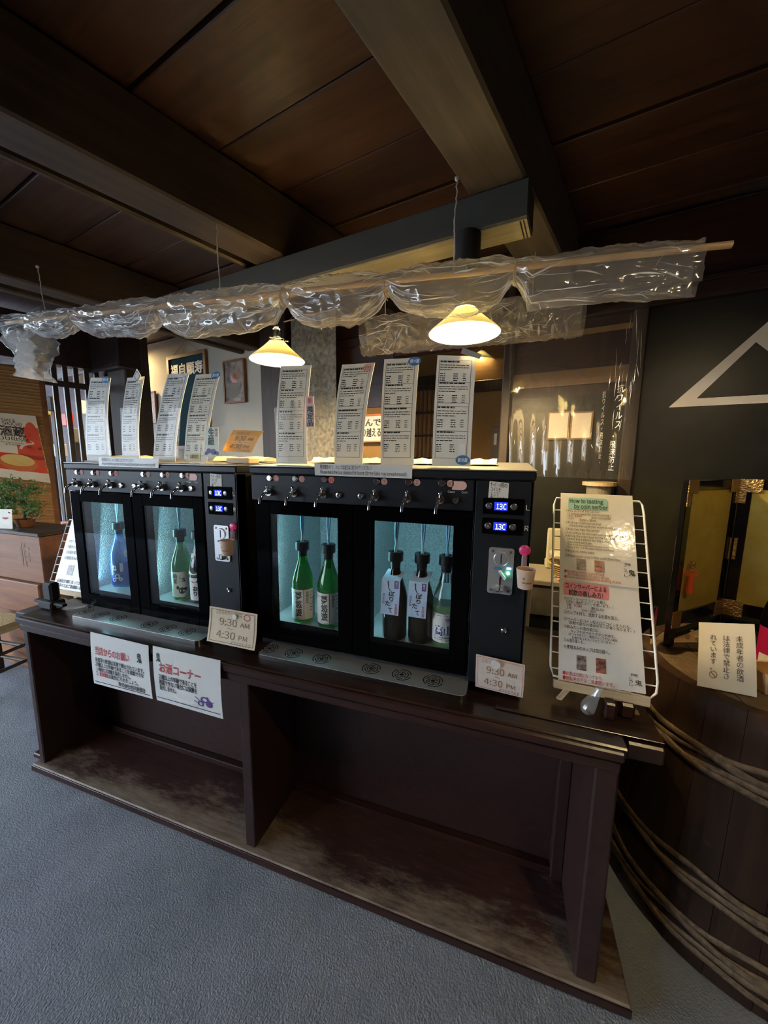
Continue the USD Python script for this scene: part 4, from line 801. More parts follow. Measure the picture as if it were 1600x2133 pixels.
# ------------------------------------------------------------------ lamps
def make_lamp(label, loc, drop, canopy, glow='bulb'):
    t = thing('pendant_lamp', label, 'lamp', loc); zt = drop
    part(t, 'shade', lathe([(.034, .075), (.040, .074), (.058, .056), (.088, .030), (.115, .008), (.1215, 0), (.1205, -.001)], 48), 'shade_glass', smooth=50)
    part(t, 'bulb', lathe([(0, -.007), (.019, .001), (.030, .022), (.022, .044), (0, .053)], 9), glow, smooth=True, label='glowing bulb')
    part(t, 'socket', cat(lathe([(.0, .052), (.018, .052), (.018, .078), (.036, .080), (.036, .090), (.020, .095), (.016, .10), (.016, .135), (.010, .142), (0, .142)], 24)), 'matte_black' if canopy else 'glass_clear', smooth=40)
    for k in range(3):
        a = k*2.094+.5; part(t, 'thumb_screw', cat(rod((.030*math.cos(a), .030*math.sin(a), .086), (.046*math.cos(a), .046*math.sin(a), .086), .002), xf(trimesh_sphere(.005, 1), t=(.048*math.cos(a), .048*math.sin(a), .086))), 'gilt')
    part(t, 'stem', tube([(0, 0, .14), (0, 0, zt-.05)], .004, 8), 'cable')
    if canopy: part(t, 'canopy', lathe([(0, zt-.095), (.040, zt-.095), (.043, zt-.088), (.043, zt), (0, zt)], 32), 'matte_black', smooth=40)
    else: part(t, 'canopy', lathe([(0, zt-.075), (.012, zt-.075), (.026, zt-.062), (.032, zt-.045), (.032, zt), (0, zt)], 32), 'aluminium', smooth=40)
    return t
P2 = atD(967, 694, 1.265); P1 = atD(578, 750, 1.66); ZL = 1.802
lamp2 = make_lamp('right pendant lamp with a cream cone glass shade and black canopy', (P2[0], P2[1], P2[2]-.002), BT-P2[2]+.001, True)
make_lamp('left pendant lamp with a cream cone glass shade above the menu cards', (P1[0], P1[1], P1[2]-.002), BT-P1[2]+.001, False)
lamp3 = make_lamp('pendant lamp over the shop floor beside the photographer', (2.64, -.88, 2.13), .345, True, 'bulb_dim'); lq = atD(1003, 752, 3.3); dup(lamp2, 'small-looking pendant lamp in the back room, behind the rightmost menu card', lq);  lq = atD(215, 728, 3.6); dup(lamp2, 'added pendant lamp hidden behind the lintel to light the cream wall', (lq[0], lq[1], lq[2]))  # the lamp behind the lintel is added, unseen, to brighten the cream wall
# ------------------------------------------------------------------ rolled clear vinyl on a bamboo pole
PY = .31
def pole_z(x): return 1.915+(2.39-x)*.0345
po = thing('bamboo_pole', 'long bamboo pole hung on strings above the dispensers', 'pole'); part(po, 'pole', tube([(x, PY, pole_z(x)) for x in np.linspace(-.44, 2.395, 24)], .0085+.001*(np.arange(24) % 6 == 0), 10), 'bamboo', smooth=40)
ties = [atY(x, y, PY)[0] for x, y in ((62, 690), (158, 680), (332, 650), (592, 620), (806, 600), (1072, 575))]
def roll(x0, x1, seed, k, nx=420, nt=56, bmax=None):
    xs = np.linspace(x0, x1, nx); th = np.linspace(0, 2*np.pi, nt, endpoint=False); V = []
    for x in xs:
        dm = [x-t for t in ties]; near = min(dm, key=abs); pin = math.exp(-(near/.030)**2); far = min(1., abs(near)/.13)
        B = (.044+.020*far)*(1.05 if x > .6 else .78+.27*max(0, x)/.6); B *= (1-.42*pin); Aa = .040*(1-.35*pin)+.01*far
        if x > ties[-1]+.04: B, Aa = .060, .030
        nz = meshkit.noise(np.c_[np.full(nt, x*9+seed*9.), np.cos(th)*2.4+x*3, np.sin(th)*2.4+seed*5], seed); n2 = meshkit.noise(np.c_[np.full(nt, x*30+seed*4.), np.cos(th)*5.5+x*11, np.sin(th)*5.5], seed+3)
        rid = (1-abs(2*nz-1))**2*.30+(1-abs(2*n2-1))**2*.16; fold = .10*abs(np.sin(5*th+3*np.sin(x*13+seed)))*math.exp(-abs(near)/.10); r = k*(.84+rid+fold)
        cz = pole_z(x)+(.020 if x < ties[-1] else .014)-B*.95
        V.append(np.c_[np.full(nt, x)+.006*(nz-.5), PY+.004+Aa*r*np.cos(th), cz+B*r*np.sin(th)])
    V = np.vstack(V); f = []
    for i in range(nx-1):
        for j in range(nt): A_, B_ = i*nt+j, i*nt+(j+1) % nt; f += [(A_, B_, B_+nt), (A_, B_+nt, A_+nt)]
    return V, np.array(f)
def glint_ribs(V, nx, nt, n, seed, fans=(), r=.0012, ymax=None):
    """Glints along the folds of a film, imitated by thin white ribs on grid V."""
    g = V.reshape(nx, nt, 3); rg = np.random.default_rng(seed); ms = []
    for k in range(n):
        if len(fans) and k % 2:
            i0 = fans[rg.integers(len(fans))]; i1 = i0+rg.choice([-1, 1])*rg.uniform(.03, .15)*nx*(.42 if nx > 300 else 1); j0 = rg.uniform(0, nt); j1 = j0+rg.normal(0, .10)*nt
        else:
            i0 = rg.uniform(0, nx-1); i1 = i0+rg.normal(0, .035)*nx; j0 = rg.uniform(0, nt); j1 = j0+rg.normal(0, .07)*nt
        t = np.linspace(0, 1, 9); I = np.clip(i0+(i1-i0)*t, 0, nx-1.01); J = j0+(j1-j0)*t+rg.normal(0, .008)*nt*np.sin(t*3.1)
        J = J % nt if ymax is None else np.clip(J, 0, nt-1.01)
        a, b = I.astype(int), J.astype(int); fi, fj = (I-a)[:, None], (J-b)[:, None]; b1 = (b+1) % nt
        p = (g[a, b]*(1-fi)+g[a+1, b]*fi)*(1-fj)+(g[a, b1]*(1-fi)+g[a+1, b1]*fi)*fj
        if np.linalg.norm(p[0]-p[-1]) < .012: continue
        ms.append(tube(p, r*rg.choice([.5, .8, 1.2, 2.2], p=[.4, .3, .2, .1])*np.sin(np.pi*np.clip(t, .04, .96)), 4, cap=False))
    return cat(*ms)
pm('glint_paint', (.88, .88, .84), .25)  # pale colour stands in for bright highlights along the film folds
xe = atY(1462, 520, PY)[0]
vr = thing('rolled_sheet', 'long roll of crumpled clear vinyl tied up along the bamboo pole', 'plastic sheet')
ro = roll(-.42, xe, 1, 1.); part(vr, 'outer_layer', ro, 'vinyl', smooth=True); part(vr, 'fold_glints', glint_ribs(ro[0], 420, 56, 380, 21, [(x+.42)/(xe+.42)*419 for x in ties]), 'glint_paint', kind='stuff')
# tail of the sheet falling at the left end
tl = []
tp = [atY(x, y, PY) for x, y in ((0, 690), (75, 690), (72, 790), (38, 785))]
U, Vv = np.meshgrid(np.linspace(0, 1, 26), np.linspace(0, 1, 34)); base = Plane(*tp)(U.ravel(), Vv.ravel()); nn = meshkit.fbm(np.c_[U.ravel()*5, Vv.ravel()*4, 0*U.ravel()], 3, 9); base[:, 1] += (nn-.5)*.12+.03*np.sin(U.ravel()*14+Vv.ravel()*2)
ft = [(j*26+i, (j+1)*26+i, (j+1)*26+i+1, j*26+i+1) for j in range(33) for i in range(25)]
part(vr, 'hanging_tail', (base, np.array(ft)), 'vinyl', smooth=True); part(vr, 'fold_glints', glint_ribs(base, 34, 26, 60, 5, ymax=1), 'glint_paint', kind='stuff'); b2 = base.copy(); b2[:, 1] += .03+.03*np.sin(U.ravel()*9); part(vr, 'hanging_tail', (b2, np.array(ft)), 'vinyl', smooth=True)
for x in ties[1:]:
    pts = [(x+.003*math.sin(a*3), PY+.004+.030*math.cos(a), pole_z(x)-.014+.030*math.sin(a)) for a in np.linspace(0, 2*np.pi, 18)]
    part(vr, 'tie', tube(pts, .0022, 6), 'twine')
    part(vr, 'tie_end', tube([(x, PY-.03, pole_z(x)-.042), (x+.006, PY-.035, pole_z(x)-.060), (x+.014, PY-.033, pole_z(x)-.072)], .0018, 6), 'twine')
for (tx, ty), (bx, by), lab in (((78, 556), (97, 664), 'far left beam'), ((450, 428), (458, 612), 'middle left beam'), ((952, 372), (945, 545), 'broad beam above the right lamp')):
    a, b = atY(tx, ty, PY+.012), atY(bx, by, PY); pts = []
    for k in np.linspace(0, 1, 22): pts.append(a+(b-a)*k+np.array([.0035*math.sin(k*47)*(1-k)**2+.002*math.sin(k*9), 0, 0]))
    pts[-1] = np.array([b[0], PY-.002, pole_z(b[0])+.006])
    s_ = thing('hanging_string', 'white twisted string holding the bamboo pole from the %s' % lab, 'string'); part(s_, 'cord', tube(pts, .0024, 6), 'string', smooth=True); part(s_, 'knot', xf(trimesh_sphere(.007, 1), t=pts[0]), 'string')
# second crumpled roll, behind the right lamp
Y2 = .86
cs2 = corners([(752, 668), (1218, 606), (1216, 697), (760, 738)], Y2)
def roll2(seed, k, nx=260, nt=44):
    V = []; th = np.linspace(0, 2*np.pi, nt, endpoint=False)
    for u in np.linspace(0, 1, nx):
        a = cs2[0]*(1-u)+cs2[1]*u; b = cs2[3]*(1-u)+cs2[2]*u; c_ = (a+b)/2; hh = (a[2]-b[2])/2
        nz = meshkit.noise(np.c_[np.full(nt, u*22+seed), np.cos(th)*2.5, np.sin(th)*2.5], seed); n2 = meshkit.noise(np.c_[np.full(nt, u*55+seed), np.cos(th)*5, np.sin(th)*5], seed+5)
        r = k*(.84+.22*(1-abs(2*nz-1))+.12*(1-abs(2*n2-1))); V.append(np.c_[np.full(nt, c_[0]), Y2+.05*r*np.cos(th), c_[2]+hh*r*np.sin(th)])
    V = np.vstack(V); f = []
    for i in range(nx-1):
        for j in range(nt): A_, B_ = i*nt+j, i*nt+(j+1) % nt; f += [(A_, B_, B_+nt), (A_, B_+nt, A_+nt)]
    return V, np.array(f)
r2 = thing('rolled_sheet', 'shorter crumpled clear vinyl roll hanging behind the right lamp', 'plastic sheet'); ro = roll2(3, 1.); part(r2, 'outer_layer', ro, 'vinyl', smooth=True); part(r2, 'fold_glints', glint_ribs(ro[0], 260, 44, 170, 31, [20, 45, 120, 165, 190]), 'glint_paint', kind='stuff')
for u in (.13, .80):
    a = cs2[0]*(1-u)+cs2[1]*u; part(r2, 'cord', tube([a+[0, 0, -.01], a+[-.003, -.0, .08], (a[0], Y2, BZ)], .0025, 6), 'twine', smooth=True)
# hanging clear sheet with printed edge in front of the wall
hs = [rear(1062, 705, -.14), rear(1352, 618, -.14), rear(1318, 1000, -.14), rear(1060, 990, -.14)]
hw = [R0+es*q[0]+et*q[1]+[0, 0, q[2]] for q in hs]
class Wavy(Plane):
    def __call__(s, u, v, off=0.):
        u, v = np.asarray(u, float), np.asarray(v, float); p = Plane.__call__(s, u, v, off)
        w = .010*np.sin(u*34+2*v)*np.clip((u-.66)*3, 0, 1)+.006*np.sin(u*9+v*3)+.004*np.sin(v*7+u*3)+.006*np.sin(u*60)*np.clip((v-.55)*2.2, 0, 1)
        return p+s.n*w[..., None]
HS = Wavy(*hw); t = thing('hanging_sheet', 'clear vinyl curtain with printed edge hanging before the black wall', 'plastic sheet'); part(t, 'film', patch(HS, nu=110, nv=60, off=0.), 'vinyl_sheet', smooth=True)
rg = np.random.default_rng(17); ms = []
for k in range(30):
    u0 = rg.uniform(.80, .995) if k % 3 else rg.uniform(.02, .78); v0 = rg.uniform(.05, .8) if k % 3 else rg.uniform(.62, .82); dv = rg.uniform(.05, .3) if k % 3 else rg.uniform(.04, .18); tt = np.linspace(0, 1, 8)
    ms.append(tube(HS(u0+rg.normal(0, .010)*tt, v0+dv*tt*(1-v0), .001), rg.uniform(.0006, .0016)*np.sin(np.pi*np.clip(tt, .05, .95)), 4, cap=False))
part(t, 'fold_glints', cat(*ms), 'glint_paint', kind='stuff')  # white ribs imitating glints on the curtain folds
part(t, 'print', text(HS, [('抗ウイルス', .84, .44, .89, .70, 0, 'v'), ('・飛沫防止', .815, .72, .86, .95, 0, 'v'), ('抗ウイルス・飛沫防止・', .74, .47, .765, .92, 0, 'v')], .0012), 'aluminium')
# ------------------------------------------------------------------ back room furnishings
def frame_at(px, t_, name, label, ctg, fm, pmn, fw=.018, deco=None):
    a, b = rear(px[0], px[1], t_), rear(px[2], px[3], t_); t = thing(name, label, ctg, R0, RA)
    part(t, 'frame', cat(box(a[0], t_-.02, b[2], a[0]+fw, t_, a[2]), box(b[0]-fw, t_-.02, b[2], b[0], t_, a[2]), box(a[0]+fw, t_-.02, a[2]-fw, b[0]-fw, t_, a[2]), box(a[0]+fw, t_-.02, b[2], b[0]-fw, t_, b[2]+fw)), fm)
    part(t, 'picture', box(a[0]+fw, t_-.010, b[2]+fw, b[0]-fw, t_-.004, a[2]-fw), pmn)
    S = Plane((a[0]+fw, t_-.0105, a[2]-fw), (b[0]-fw, t_-.0105, a[2]-fw), (b[0]-fw, t_-.0105, b[2]+fw), (a[0]+fw, t_-.0105, b[2]+fw))
    if deco: deco(t, S)
    return t, a, b
t, a, b = frame_at((350, 745, 441, 935), -.012, 'framed_calligraphy', 'large brown-framed teal panel with white characters on the cream wall', 'framed panel', 'frame_brown', 'teal_paper', .03, lambda t, S: part(t, 'lettering', text(S, [('福自願寿', .03, .06, .97, .20, 1)]), 'white'))
part(t, 'cord', cat(rod((a[0]+.1, -.02, a[2]), ((a[0]+b[0])/2, -.012, a[2]+.12), .002, 5), rod((b[0]-.1, -.02, a[2]), ((a[0]+b[0])/2, -.012, a[2]+.12), .002, 5)), 'twine')
def portrait(t, S):
    part(t, 'face', cat(disc(S, .5, .42, .16, .14)), 'pinkish'); part(t, 'hair', cat(disc(S, .62, .34, .20, .12)), 'ink_brown'); part(t, 'robe', cat(disc(S, .42, .72, .34, .2)), 'stone_grey')
frame_at((467, 754, 514, 838), -.012, 'framed_portrait', 'small wood-framed portrait print on the cream wall', 'framed print', 'frame_brown', 'portrait', .014, portrait)
frame_at((302, 818, 330, 882), -.012, 'framed_photo', 'small reddish-framed dark photo partly behind the menu cards', 'framed photo', 'frame_brown', 'photo_dark', .012)
frame_at((752, 865, 800, 921), -.02, 'framed_brushwork', 'white brushwork framed with orange bands between two menu cards', 'framed brushwork', 'ink_orange', 'paper', .010, lambda t, S: part(t, 'lettering', text(S, [('んで', .18, .10, .95, .42, 1), ('り越える', .02, .48, .98, .85, 1)]), 'ink'))
t, a, b = frame_at((659, 872, 695, 945), -.03, 'picture_stand', 'small framed picture with blue edge behind the limited-item tag', 'framed picture', 'frame_brown', 'label_green', .010, lambda t, S: part(t, 'lettering', text(S, [('こころ', .62, .30, .92, .85, 0, 'v')]), 'ink'))
part(t, 'blue_edge', box(a[0]-.02, -.06, b[2], a[0]+.004, -.035, a[2]), 'book_blue')
for px, lab in (((292, 831, 301, 934), 'white slip notice behind the second menu card'),):
    a, b = rear(px[0], px[1], -.05), rear(px[2], px[3], -.05); t = thing('wall_slip', lab, 'notice', R0, RA); part(t, 'slip', box(a[0], -.055, b[2], b[0], -.05, a[2]), 'paper')
# tapestry on a rod
a, b = rear(605, 668, -.12), rear(702, 962, -.12); t = thing('tapestry', 'long grey patterned cloth hanging from a thin rod behind the cards', 'wall hanging', R0, RA)
S = Plane((a[0], -.12, a[2]), (b[0], -.12, a[2]), (b[0], -.12, b[2]), (a[0], -.12, b[2])); v, f = sheet(S, .003, 16, 20); v[:, 1] += .006*np.sin(v[:, 0]*40); part(t, 'cloth', (v, f), 'tapestry', smooth=40)
part(t, 'rod', rod((a[0]-.06, -.12, a[2]+.002), (b[0]+.17, -.12, a[2]+.012), .005), 'bamboo'); part(t, 'cord', cat(rod((a[0]-.02, -.12, a[2]), ((a[0]+b[0])/2, -.09, a[2]+.14), .0015, 5), rod((b[0]+.12, -.12, a[2]+.01), ((a[0]+b[0])/2, -.09, a[2]+.14), .0015, 5)), 'twine')
ms = []
for j in range(5):
    for i in range(4): ms.append(disc(S, .62+(i-1.5)*.11+.055*(j % 2), .52+j*.035, .05, .018, .72, 6, .0015))
for j in range(4):
    for i in range(5): ms.append(disc(S, .35+(i-1.5)*.11+.055*(j % 2), .36+j*.035, .05, .018, .72, 6, .0015))
part(t, 'woven_pattern', (lambda m: (m[0]+np.c_[0*m[0][:, 0], .006*np.sin(m[0][:, 0]*40)-.002, 0*m[0][:, 0]], m[1]))(cat(*ms)), 'stone_grey')
# side table behind the counter at right, with basket, trays and paper bags
p = atZ(1115, 1205, .86)
st = thing('side_table', 'low grey serving table with black cloth behind the right dispenser', 'table', (2.02, .79, 0))
part(st, 'table_top', box(0, 0, .835, .36, .28, .86, .004), 'stone_grey'); part(st, 'front_panel', box(.01, .005, .70, .35, .02, .835), 'slate'); part(st, 'cloth', box(.01, .012, .02, .35, .03, .70), 'cloth_black'); part(st, 'frame', box(.012, .03, .0, .348, .27, .834), 'post_wood')
bx, by = 2.19, .90
t = thing('basket', 'round woven basket on the grey serving table', 'basket', (bx, by, .861)); 
for k in range(6): part(t, 'ring', tube([((.060+.006*k)*math.cos(a), (.060+.006*k)*math.sin(a), .006+.011*k) for a in np.linspace(0, 2*np.pi, 29)], .0052, 6, cap=False), 'basket', smooth=True)
part(t, 'bottom', lathe([(0, 0), (.06, 0), (.062, .004), (0, .004)], 24), 'basket')
solo('folded_towel', rough(sub(box(bx-.085, by-.06, .934, bx+.085, by+.06, .978, .016), 2), .004, 18), 'cream_plastic', 'folded cream towel lying on the woven basket', 'towel', smooth=40)
solo('white_tray', cat(box(2.10, .995, .861, 2.40, 1.015, 1.06, .006), box(2.10, 1.015, .861, 2.40, 1.06, .90, .006)), 'cream_plastic', 'pale plastic tray standing up behind the basket', 'tray')
solo('wrapped_sweet', rough(sub(box(2.13, .80, .862, 2.25, .835, .874, .005), 2), .003, 40), 'pinkish', 'pink wrapped packet at the front of the serving table', 'packet')
a = rear(1215, 1005, -.08); t = thing('cup_stack', 'stack of pale tubs with a wooden lid behind the clear curtain', 'tub stack', R0+es*(a[0]+.07)+et*(-.08)); part(t, 'tub', lathe([(0, a[2]-.16), (.05, a[2]-.16), (.055, a[2]-.01), (0, a[2]-.01)], 24), 'stone_grey'); part(t, 'tub', lathe([(0, a[2]-.30), (.05, a[2]-.30), (.055, a[2]-.165), (0, a[2]-.165)], 24), 'stone_grey'); part(t, 'lid', lathe([(0, a[2]-.012), (.075, a[2]-.012), (.075, a[2]+.006), (0, a[2]+.006)], 28), 'light_wood'); part(t, 'pedestal', lathe([(0, .0), (.05, 0), (.05, a[2]-.30), (0, a[2]-.30)], 20), 'matte_black')
# ------------------------------------------------------------------ sake barrel with its display
BC = np.array([2.70, .475]); RZ = .748
def Rb(z): return .400-.075*z/RZ
br = thing('sake_barrel', 'large old wooden barrel with split bamboo hoops, right of the counter', 'barrel', (*BC, 0))
NS = 26
for k in range(NS):
    a0, a1 = 2*np.pi*k/NS+.0015, 2*np.pi*(k+1)/NS-.0015; d = .001*((k*5) % 3); v = []
    for z in (.0, RZ):
        for rr in (Rb(z)+d, Rb(z)-.035):
            for a in (a0, (a0+a1)/2, a1): v.append((rr*math.cos(a), rr*math.sin(a), z))
    part(br, 'stave', hull(v), 'barrel_stave')
part(br, 'core', lathe([(0, .01), (Rb(0)-.034, .01), (Rb(RZ)-.034, RZ-.03), (0, RZ-.03)], 48), 'matte_black')
for k in range(5):
    x0 = -.29+k*.116; poly = Point(0, 0).buffer(Rb(RZ)-.012, quad_segs=16).intersection(sbox(x0, -1, x0+.1145, 1)); part(br, 'lid_board', rough(prism(poly, RZ-.028, RZ-.002+.002*(k % 2)), .0008, 12), 'barrel_lid')
for z0, n, hh in ((.085, 5, .085), (.235, 3, .05), (.578, 5, .075)):
    for k in range(n):
        z = z0+hh*(k-(n-1)/2)/n; pts = []
        for a in np.linspace(0, 2*np.pi, 65): zz = z+.010*math.sin(a*4+k*2.1)+.004*math.sin(a*11+k); rr = Rb(zz)+.004+.003*math.sin(a*7+k*1.7); pts.append((rr*math.cos(a), rr*math.sin(a), zz))
        hm = tube([(x_, y_, z_*.5) for x_, y_, z_ in pts], .0052, 6, cap=False); part(br, 'hoop_strip', (hm[0]*[1, 1, 2.], hm[1]), 'hoop_bamboo', smooth=True)
# folding gold screen
def screen():
    Hs = .572; z0 = RZ+.002; A_ = np.array([2.450, .52]); Hg = np.array([2.690, .745]); C_ = np.array([3.02, .60])
    t = thing('folding_screen', 'two-fold gold leaf screen with black frame and gilt corners on the barrel', 'folding screen')
    for P, Q in ((A_, Hg), (Hg, C_)):
        L = np.linalg.norm(Q-P); ang = math.degrees(math.atan2(*(Q-P)[::-1])); mk = lambda m: xf(m, rz=ang, t=(*P, z0)); fwd = .035
        pn = part(t, 'panel', mk(cat(box(.002, 0, .0, fwd, .018, Hs, .002), box(L-fwd, 0, .0, L-.002, .018, Hs, .002), box(fwd, 0, Hs-fwd, L-fwd, .018, Hs, .002), box(fwd, 0, .075, L-fwd, .018, .12, .002), box(fwd, 0, .03, L-fwd, .018, .052, .002))), 'lacquer')
        part(pn, 'gold_sheet', mk(box(fwd, .004, .12, L-fwd, .012, Hs-fwd)), 'gold_leaf')
        for x0, x1, zz0, zz1 in ((.001, .06, Hs-.045, Hs+.001), (L-.06, L-.001, Hs-.045, Hs+.001), (.001, .055, .068, .128), (L-.055, L-.001, .068, .128)):
            part(pn, 'gilt_corner', mk(box(x0, -.003, zz0, x1, .0, zz1, .001)), 'gilt')
            e0 = x0 if x0 < L/2 else x1-.020
            if zz0 > .3: part(pn, 'gilt_corner', mk(box(e0, -.003, zz0-.04, e0+.020, .0, zz0, .001)), 'gilt')
        part(pn, 'hinge_plate', mk(box(L-.016 if P is A_ else .006, -.003, .28, L-.006 if P is A_ else .016, .0, .36, .001)), 'gilt')
    d = (Hg-A_)/np.linalg.norm(Hg-A_); n = np.array([d[1], -d[0]]); b = A_+d*.055+n*.014
    ts = thing('tassel', 'orange tassel hanging on the left leaf of the gold screen', 'tassel', (*b, 0)); zt = 1.02
    part(ts, 'ornament', cat(lathe([(0, zt+.005), (.009, zt+.012), (.010, zt+.022), (.006, zt+.034), (0, zt+.036)], 14)), 'gilt'); part(ts, 'cord_bow', tube([(.0, 0, zt), (.018, -.004, zt-.006), (.022, -.004, zt-.018), (.004, 0, zt-.012), (-.016, -.004, zt-.016), (-.014, -.004, zt-.004), (0, 0, zt)], .0026, 6), 'tassel'); part(ts, 'skirt', lathe([(0, zt-.008), (.007, zt-.010), (.008, zt-.022), (.0115, zt-.075), (0, zt-.075)], 16), 'tassel')
screen()
# no-drinking sign leaning on the barrel's front rim
cs = [atZ(1456, 1296, .90), atZ(1572, 1300, .90), atZ(1575, 1460, RZ+.003), atZ(1452, 1430, RZ+.003)]
ya = .34; cs = [atY(1456, 1296, ya+.05), atY(1572, 1300, ya+.04), atY(1576, 1458, ya-.06), atY(1452, 1428, ya-.06)]
for q in cs[2:]: q[2] = max(q[2], RZ+.004)
S = Plane(*cs, bow=.004); t = thing('age_notice', 'cream upright card with vertical grey lettering and a prohibition mark on the barrel', 'notice'); part(t, 'card', sheet(S, .0015, 4, 6), 'paper', smooth=40)
part(t, 'lettering', text(S, [('未成年者の飲酒', .66, .19, .79, .84, 0, 'v'), ('は法律で禁止さ', .43, .19, .56, .84, 0, 'v'), ('れています。', .20, .19, .33, .74, 0, 'v')]), 'ink_soft'); part(t, 'prohibition_mark', cat(disc(S, .27, .80, .07, .055, .80, 24), stroke(S, [(.225, .765), (.315, .835)], .022, taper=False)), 'ink_brown', label='red circle with a slash')
# wooden price plates, masu box, dark bottle, red fan
for (px, py), rz, lab in (((1425, 1338), 20, 'small wooden price plate with dark oval at the foot of the left screen leaf'), ((1558, 1283), -14, 'small wooden price plate with fine bars under the right screen leaf')):
    p = atZ(px, py, RZ+.002); t = thing('price_plate', lab, 'price plate', (p[0], p[1], RZ+.002), rz, tilt=None); part(t, 'board', xf(box(-.042, -.004, 0, .042, .004, .042, .002), rx=-28), 'masu_wood'); part(t, 'bead', xf(cat(box(-.042, -.008, .0, .042, -.004, .004), box(-.042, -.008, .038, .042, -.004, .042)), rx=-28), 'light_wood'); S = Plane((-.038, -.0042, .038), (.038, -.0042, .038), (.038, -.0042, .004), (-.038, -.0042, .004)); m_ = cat(disc(S, .68, .5, .13, .34), dashes(S, [(.06, .25+.18*k, .5, .06) for k in range(3)])); part(t, 'mark', xf(m_, rx=-28), 'ink_brown')
p = atY(1590, 1392, .33); t = thing('masu_box', 'small square cedar sake box beside the notice on the barrel', 'wooden box', (p[0]+.035, .36, RZ+.001), 12)
part(t, 'wall', cat(box(-.045, -.045, 0, .045, -.037, .055, .001), box(-.045, .037, 0, .045, .045, .055, .001), box(-.045, -.037, 0, -.037, .037, .055, .001), box(.037, -.037, 0, .045, .037, .055, .001)), 'masu_wood'); part(t, 'floor_board', box(-.037, -.037, 0, .037, .037, .008), 'masu_wood')
t = thing('sake_bottle', 'dark bottle with a magenta label at the right edge of the picture', 'bottle', (p[0]+.085, .44, RZ+.001)); part(t, 'glass_body', lathe([(r*1.05, z*1.25) for r, z in BOT], 32), 'gloss_black', smooth=35)
S = Cyl((0, 0, 0), .0424, .02, .15, 170, 370); lb = part(t, 'label', patch(S, nu=24, nv=1, off=.0004), 'magenta', smooth=True); part(lb, 'barcode_slip', patch(S, .1, .62, .5, .98, 8, 1, .0008), 'white'); part(lb, 'barcode', cat(*[patch(S, .30+.02*k, .66, .31+.02*k, .85, 1, 1, .0012) for k in range(8)]), 'ink')
p = atZ(1385, 1310, RZ); t = thing('paper_fan', 'red and black round fan leaning against the left leaf of the screen', 'fan', (2.405, .53, RZ+.002)); part(t, 'leaf', xf(lathe([(0, -.002), (.055, -.002), (.055, .002), (0, .002)], 28), rx=90, rz=65, t=(0, 0, .085), s=1.), 'clip_pink'); part(t, 'rim', xf(tube([(.057*math.cos(a), .057*math.sin(a), 0) for a in np.linspace(0, 2*np.pi, 33)], .003, 6, cap=False), rx=90, rz=65, t=(0, 0, .085)), 'lacquer'); part(t, 'handle', rod((0, 0, .003), (0, 0, .03), .004), 'light_wood')
# ------------------------------------------------------------------ left side of the shop
def lplane(px, d): return atD(px[0], px[1], d)
bl = [atD(-60, 752, 2.55), atD(78, 770, 2.80), atD(98, 1110, 2.80), atD(-60, 1110, 2.55)]
bl[3][:2] = bl[0][:2]; bl[2][:2] = bl[1][:2]; S = Plane(*bl); t = thing('bamboo_blind', 'brown reed blind hanging at the far left behind the poster', 'blind')
nrow = 52
for k in range(nrow): part(t, 'reed', rod(S(0, (k+.5)/nrow, .0), S(1, (k+.5)/nrow, .0), .0105*.62, 5), 'blind')
part(t, 'hem', cat(rod(S(0, 0), S(1, 0), .010, 6)), 'frame_brown'); part(t, 'backing', patch(S, off=-.008), 'blind')
PS = Plane(S(.0, .285, .016), S(.87, .285, .016), S(1.0, .70, .016), S(.0, .67, .016)); t = thing('poster', 'red and cream sake poster with a golden bowl, far left edge', 'poster'); part(t, 'sheet', sheet(PS, .0012, 6, 8), 'poster_cream')
part(t, 'red_area', cat(disc(PS, .86, .30, .13, .20), patch(PS, .55, .46, .99, .66, 3, 3, .0008), patch(PS, .2, .60, .99, .86, 3, 3, .0008), patch(PS, .72, .18, .99, .5, 3, 3, .0008)), 'poster_red'); part(t, 'bowl', cat(disc(PS, .52, .74, .32, .13, off=.0012)), 'poster_bowl'); part(t, 'bowl_inside', disc(PS, .52, .70, .28, .09, off=.0016), 'poster_gold')
part(t, 'pourer', cat(stroke(PS, [(.60, .52), (.72, .44), (.84, .42), (.80, .38)], .05, .0018)), 'poster_cream')
part(t, 'lettering', text(PS, [('SAKE &', .36, .07, .60, .13), ('SHOCHU', .36, .12, .72, .18), ('酒蔵', .30, .18, .74, .34, 1), ('TOURISM', .18, .34, .78, .41), ('for the Discovery', .30, .42, .70, .45), ('& Travels', .36, .45, .60, .48)], .0014), 'ink')
